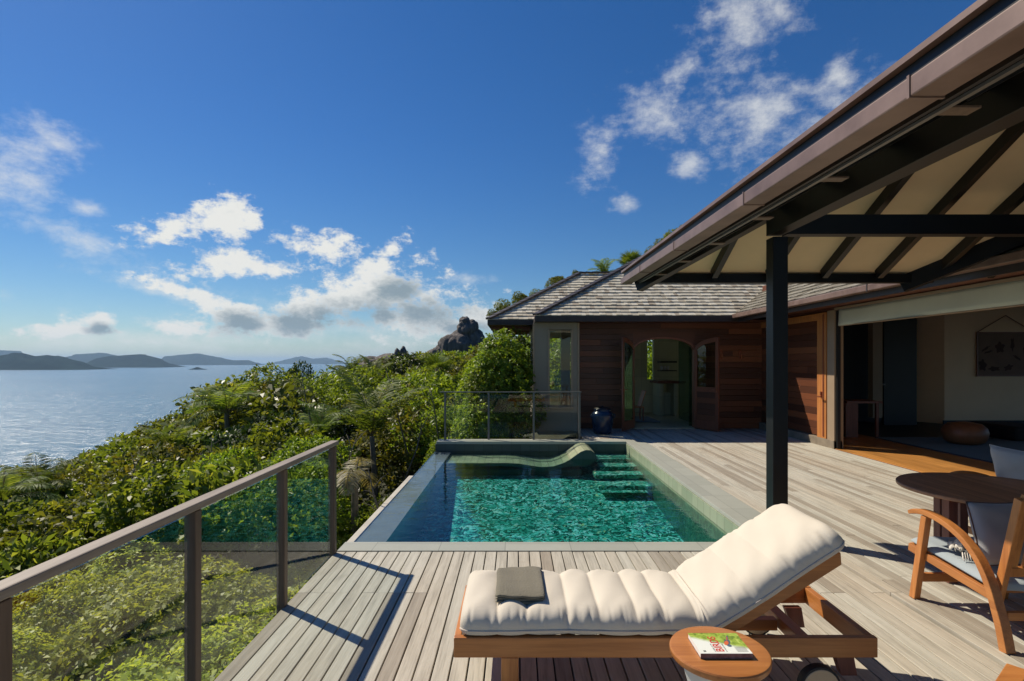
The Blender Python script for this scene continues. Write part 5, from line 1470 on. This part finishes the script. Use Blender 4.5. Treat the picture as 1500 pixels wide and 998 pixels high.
def fan_crown(seed, nf=14, mat='p', S=.9):
    r = np.random.RandomState(seed); P, D, N, Ls, W_, Rn = [], [], [], [], [], []; rach = MB()
    for k in range(nf):
        a = 2*PI*k/nf*1.7; e = r.uniform(.15, 1.4); o_ = np.array([math.cos(a)*math.cos(e), math.sin(a)*math.cos(e), math.sin(e)])
        hub = o_*S*.8; rach.tube([(0,0,0), tuple(hub)], [.02, .01], 4)
        side = np.array([-math.sin(a), math.cos(a), 0]); up_ = np.cross(o_, side); tint = r.rand()
        for q in range(22):
            t = (q/21-.5)*2*1.9; d_ = unit(o_*math.cos(t)+side*math.sin(t)+np.array([0, 0, -.15]))
            P.append(hub); D.append(d_); N.append(unit(up_)); Ls.append(S*r.uniform(.75, .95)); W_.append(.075*S); Rn.append(np.clip(tint*.5+r.rand()*.4, 0, 1))
    return leaves_mesh('crown', np.array(P), np.array(D), np.array(N), np.array(Ls), np.array(W_), np.array(Rn), LM[mat], .1), rach
PC = [palm_crown(s, 18, 2.2, up0=(.35, 1.45), droop=.85) for s in (1, 2, 3)]; PU = palm_crown(9, 13, 3.0, up0=(.85, 1.5), droop=.62); FC = [fan_crown(s) for s in (4, 5)]
DRY = palm_crown(15, 5, 1.9, mat='f', up0=(.3, 1.2), droop=1.1)
def palm(px, py, Y, s, cr, h, label, cat='palm', nm='palm_tree', rot=0, lean=.2):
    x, z = X(px, Y), Z(py, Y); t = thing(nm, (x, Y, z), label, cat)
    t.rotation_euler = (0, 0, rot)
    me, rach = cr
    c_ = bpy.data.objects.new('crown', me); C.objects.link(c_); c_.parent = t; c_.scale = (s, s, s)
    rm = MB(); rm.v = [tuple(Vector(v)*s) for v in rach.v]; rm.f = list(rach.f); rm.r = list(rach.r)
    me2 = bpy.data.meshes.new('frond_stems'); me2.from_pydata(rm.v, [], rm.f); me2.materials.append(LM['f']); q = bpy.data.objects.new('frond_stems', me2); C.objects.link(q); q.parent = c_
    q.scale = (1/s, 1/s, 1/s)
    m = MB(); m.tube([(lean*h*.5, 0, -h), (lean*h*.15, 0, -h*.5), (0, 0, 0)], [.13*s, .10*s, .09*s], 9)
    me3 = bpy.data.meshes.new('trunk'); me3.from_pydata(m.v, [], m.f); me3.materials.append(M['palmbark']); q = bpy.data.objects.new('trunk', me3); C.objects.link(q); q.parent = t
palm(545, 640, 12.5, .66, PU, 2.6, 'large coconut palm with tall arching pale fronds left of the pool', rot=.4)
palm(470, 640, 15, .42, PU, 2.5, 'slim young palm with upright fronds left of the large coconut palm', rot=1.0)
palm(332, 606, 20, .95, PC[0], 4, 'coconut palm with drooping fronds in front of dark trees left of centre', rot=1.2)
palm(250, 665, 16, .6, PC[1], 3, 'small coconut palm at the edge of the thicket above the handrail', rot=.3)
palm(55, 722, 17, .8, PC[2], 4, 'feathery coconut palm at the far left edge against the sea', rot=2.2)
palm(4, 735, 13, .6, PC[0], 3, 'low palm crown cut by the left edge of the view', rot=.9)
palm(515, 548, 34, .8, PC[1], 4, 'distant palm against the water near the middle of the skyline', rot=2.0)
palm(548, 556, 30, .55, PU, 4, 'upright distant palm right of the skyline palm', rot=.7)
palm(520, 705, 9.0, .62, DRY, 1.5, 'arching pale dry palm fronds beside the pool corner', rot=1.9)
palm(400, 640, 17, .6, DRY, 2.5, 'pale broken palm frond sticking up from the thicket', rot=.2)
palm(640, 548, 30, .9, FC[0], 2.5, 'fan palm below the tall boulder stack', cat='fan palm', nm='fan_palm', rot=.5)
palm(660, 640, 14.5, .45, FC[1], 1.5, 'small fan palm by the far pool railing', cat='fan palm', nm='fan_palm', rot=1.5)
palm(885, 402, 23.5, .45, PC[1], 3, 'palm whose fronds show above the lower shingle roof', rot=.6)
palm(925, 392, 23.5, .55, FC[0], 3, 'fan palm peeping over the main pavilion ridge', cat='fan palm', nm='fan_palm', rot=2.4)
# distinct dark trees on the skyline
for i, (px, py, Y, s, key, lab) in enumerate([(432,534,33,.82,'td0','tall narrow dark casuarina-like tree on the skyline'), (457,540,33,.78,'td1','dark rounded tree right of the tall narrow skyline tree'),
        (372,543,32,1.35,'ta1','broad leafy tree at the skyline above the drooping palm'), (405,545,31,1.0,'ta2','leafy tree between the skyline dark trees and the broad tree'), (338,560,27,1.15,'tc0','loose large-leaved tree left of the broad skyline tree'),
        (265,600,24,1.0,'ta0','leafy tree at the lower end of the skyline against the sea'), (350,596,17,1.1,'td1','deep green dark tree behind the handrail end'), (392,608,16,1.0,'td0','dark shadowed tree right of the deep green tree')]):
    rz = {'td':1.5,'ta':1.25,'tc':1.05}[key[:2]]
    place(key, X(px, Y), Y, Z(py, Y)-1.2*rz*s*(1.5 if i < 2 else 1), s, i*1.7, lab, 'tree', sz=1.5 if i < 2 else 1.0)

BR = 'bare pale branch sticking up out of the bushes beside the pool and railing'
for i, (px, py, Y, L_) in enumerate([(500,690,9.5,1.0),(585,600,13,1.3),(610,640,12,1.0),(455,600,15,1.4),(560,735,7.5,.8),(300,690,11,1.0),(180,720,10,.9),(640,610,13,1.0)]):
    r = random.Random(i); m = MB(); a = Vector((X(px, Y), Y, Z(py, Y)-.3)); d = Vector((r.uniform(-.4,.4), r.uniform(-.2,.2), 1)).normalized()
    p1 = a+d*L_*.5+Vector((r.uniform(-.08,.08),0,0)); p2 = a+d*L_; m.tube([a-d*.8, a, p1, p2], [.022,.018,.012,.004], 6)
    for k in range(5):
        s0 = a.lerp(p2, .2+.15*k); e = Vector((r.uniform(-1,1), r.uniform(-.6,.6), r.uniform(.3,1))).normalized()*L_*r.uniform(.2,.4)
        m.tube([s0, s0+e*.5+Vector((0,0,.03)), s0+e], [.009,.006,.002], 5)
    o = m.build('bare_branch', M['palmbark'], smooth=True); tag(o, BR, 'branch', 'bare branches in the bushes')
# ------------------------------------------------------------------ rocks
def rock_mat():
    s = NT('dark_fluted_granite'); v = s.coords((1, 1, .25), rnd=False)
    f = s.noise(v, 1.6, 8, .65); g_ = s.noise(s.coords((2.2, 2.2, .12), rnd=False), 1.4, 5, .6)
    c = s.ramp(s.math('ADD', s.math('MULTIPLY', f, .5), s.math('MULTIPLY', g_, .5)), [(.35, (.04,.037,.035)), (.55, (.13,.11,.10)), (.75, (.24,.20,.17))])
    s.pbr(c, .85, normal=s.bump(g_, .9, .25)); return s.m
RM = rock_mat()
from mathutils import noise as mnoise
def boulder(name, c, r, parent, seed=0, amp=.18, flute=.10, sub=5):
    bm = bmesh.new(); bmesh.ops.create_icosphere(bm, subdivisions=sub, radius=1)
    o3 = ORI[parent.name]
    for v in bm.verts:
        p = v.co.copy(); n1 = mnoise.fractal(p*1.3+Vector((seed*7.1, 0, 0)), 1.0, 2.0, 4)
        a = math.atan2(p.y, p.x); fl = abs(math.sin(a*6+2.2*mnoise.noise(Vector((a*2, seed, p.z*.6)))))**.6
        q = 1+amp*n1-flute*(1-fl)*(1-abs(p.z)**4)
        v.co = Vector((c[0]+p.x*r[0]*q-o3.x, c[1]+p.y*r[1]*q-o3.y, c[2]+p.z*r[2]*(1+amp*n1)-o3.z))
    me = bpy.data.meshes.new(name); bm.to_mesh(me); bm.free(); me.polygons.foreach_set('use_smooth', [True]*len(me.polygons)); me.materials.append(RM)
    o = bpy.data.objects.new(name, me); C.objects.link(o); o.parent = parent; return o
YR = 62
def rk(px, py, Y=YR): return (X(px, Y), Y, Z(py, Y))
r1 = thing('rock_stack', rk(670, 520), 'tall dark granite boulder stack with a knob on top above the trees', 'rock')
u_ = YR/785
boulder('fluted_base', rk(672, 520), (36*u_, 30*u_, 33*u_), r1, 1); boulder('fluted_base', rk(650, 528), (30*u_, 25*u_, 22*u_), r1, 2); boulder('shoulder', rk(698, 505), (14*u_, 14*u_, 22*u_), r1, 3)
boulder('knob', rk(685, 485), (15*u_, 14*u_, 17*u_), r1, 4, .22, .03); boulder('knob', rk(681, 471), (8*u_, 9*u_, 7*u_), r1, 5, .25, 0, 4)
YR2 = 78; u_ = YR2/785
r2 = thing('rock_outcrop', rk(565, 525, YR2), 'long low granite outcrop with two small pinnacles left of the boulder stack', 'rock')
boulder('ridge', rk(548, 541, YR2), (24*u_, 30*u_, 18*u_), r2, 6); boulder('ridge', rk(570, 537, YR2), (30*u_, 30*u_, 18*u_), r2, 7)
boulder('pinnacle', rk(582, 523, YR2), (5*u_, 6*u_, 12*u_), r2, 8, .2, .0, 4); boulder('pinnacle', rk(591, 521, YR2), (6*u_, 6*u_, 12*u_), r2, 9, .2, .0, 4); boulder('pinnacle', rk(573, 527, YR2), (7*u_, 6*u_, 6*u_), r2, 10, .2, .0, 4)

# ------------------------------------------------------------------ haze over the sea
def haze():
    m, nt = newmat('sea_haze'); out = nt.nodes.new('ShaderNodeOutputMaterial'); v = nt.nodes.new('ShaderNodeVolumePrincipled')
    v.inputs['Color'].default_value = (.48,.72,1,1); v.inputs['Density'].default_value = HAZE; v.inputs['Anisotropy'].default_value = .2
    nt.links.new(v.outputs[0], out.inputs['Volume'])
    b = MB(); b.box(-30500, 30500, -3500, 32500, -48, 230); o = b.build('haze', m); tag(o, kind='stuff')
HAZE = 6e-5
haze()
scene.cycles.max_bounces = 8
scene.cycles.transparent_max_bounces = 24
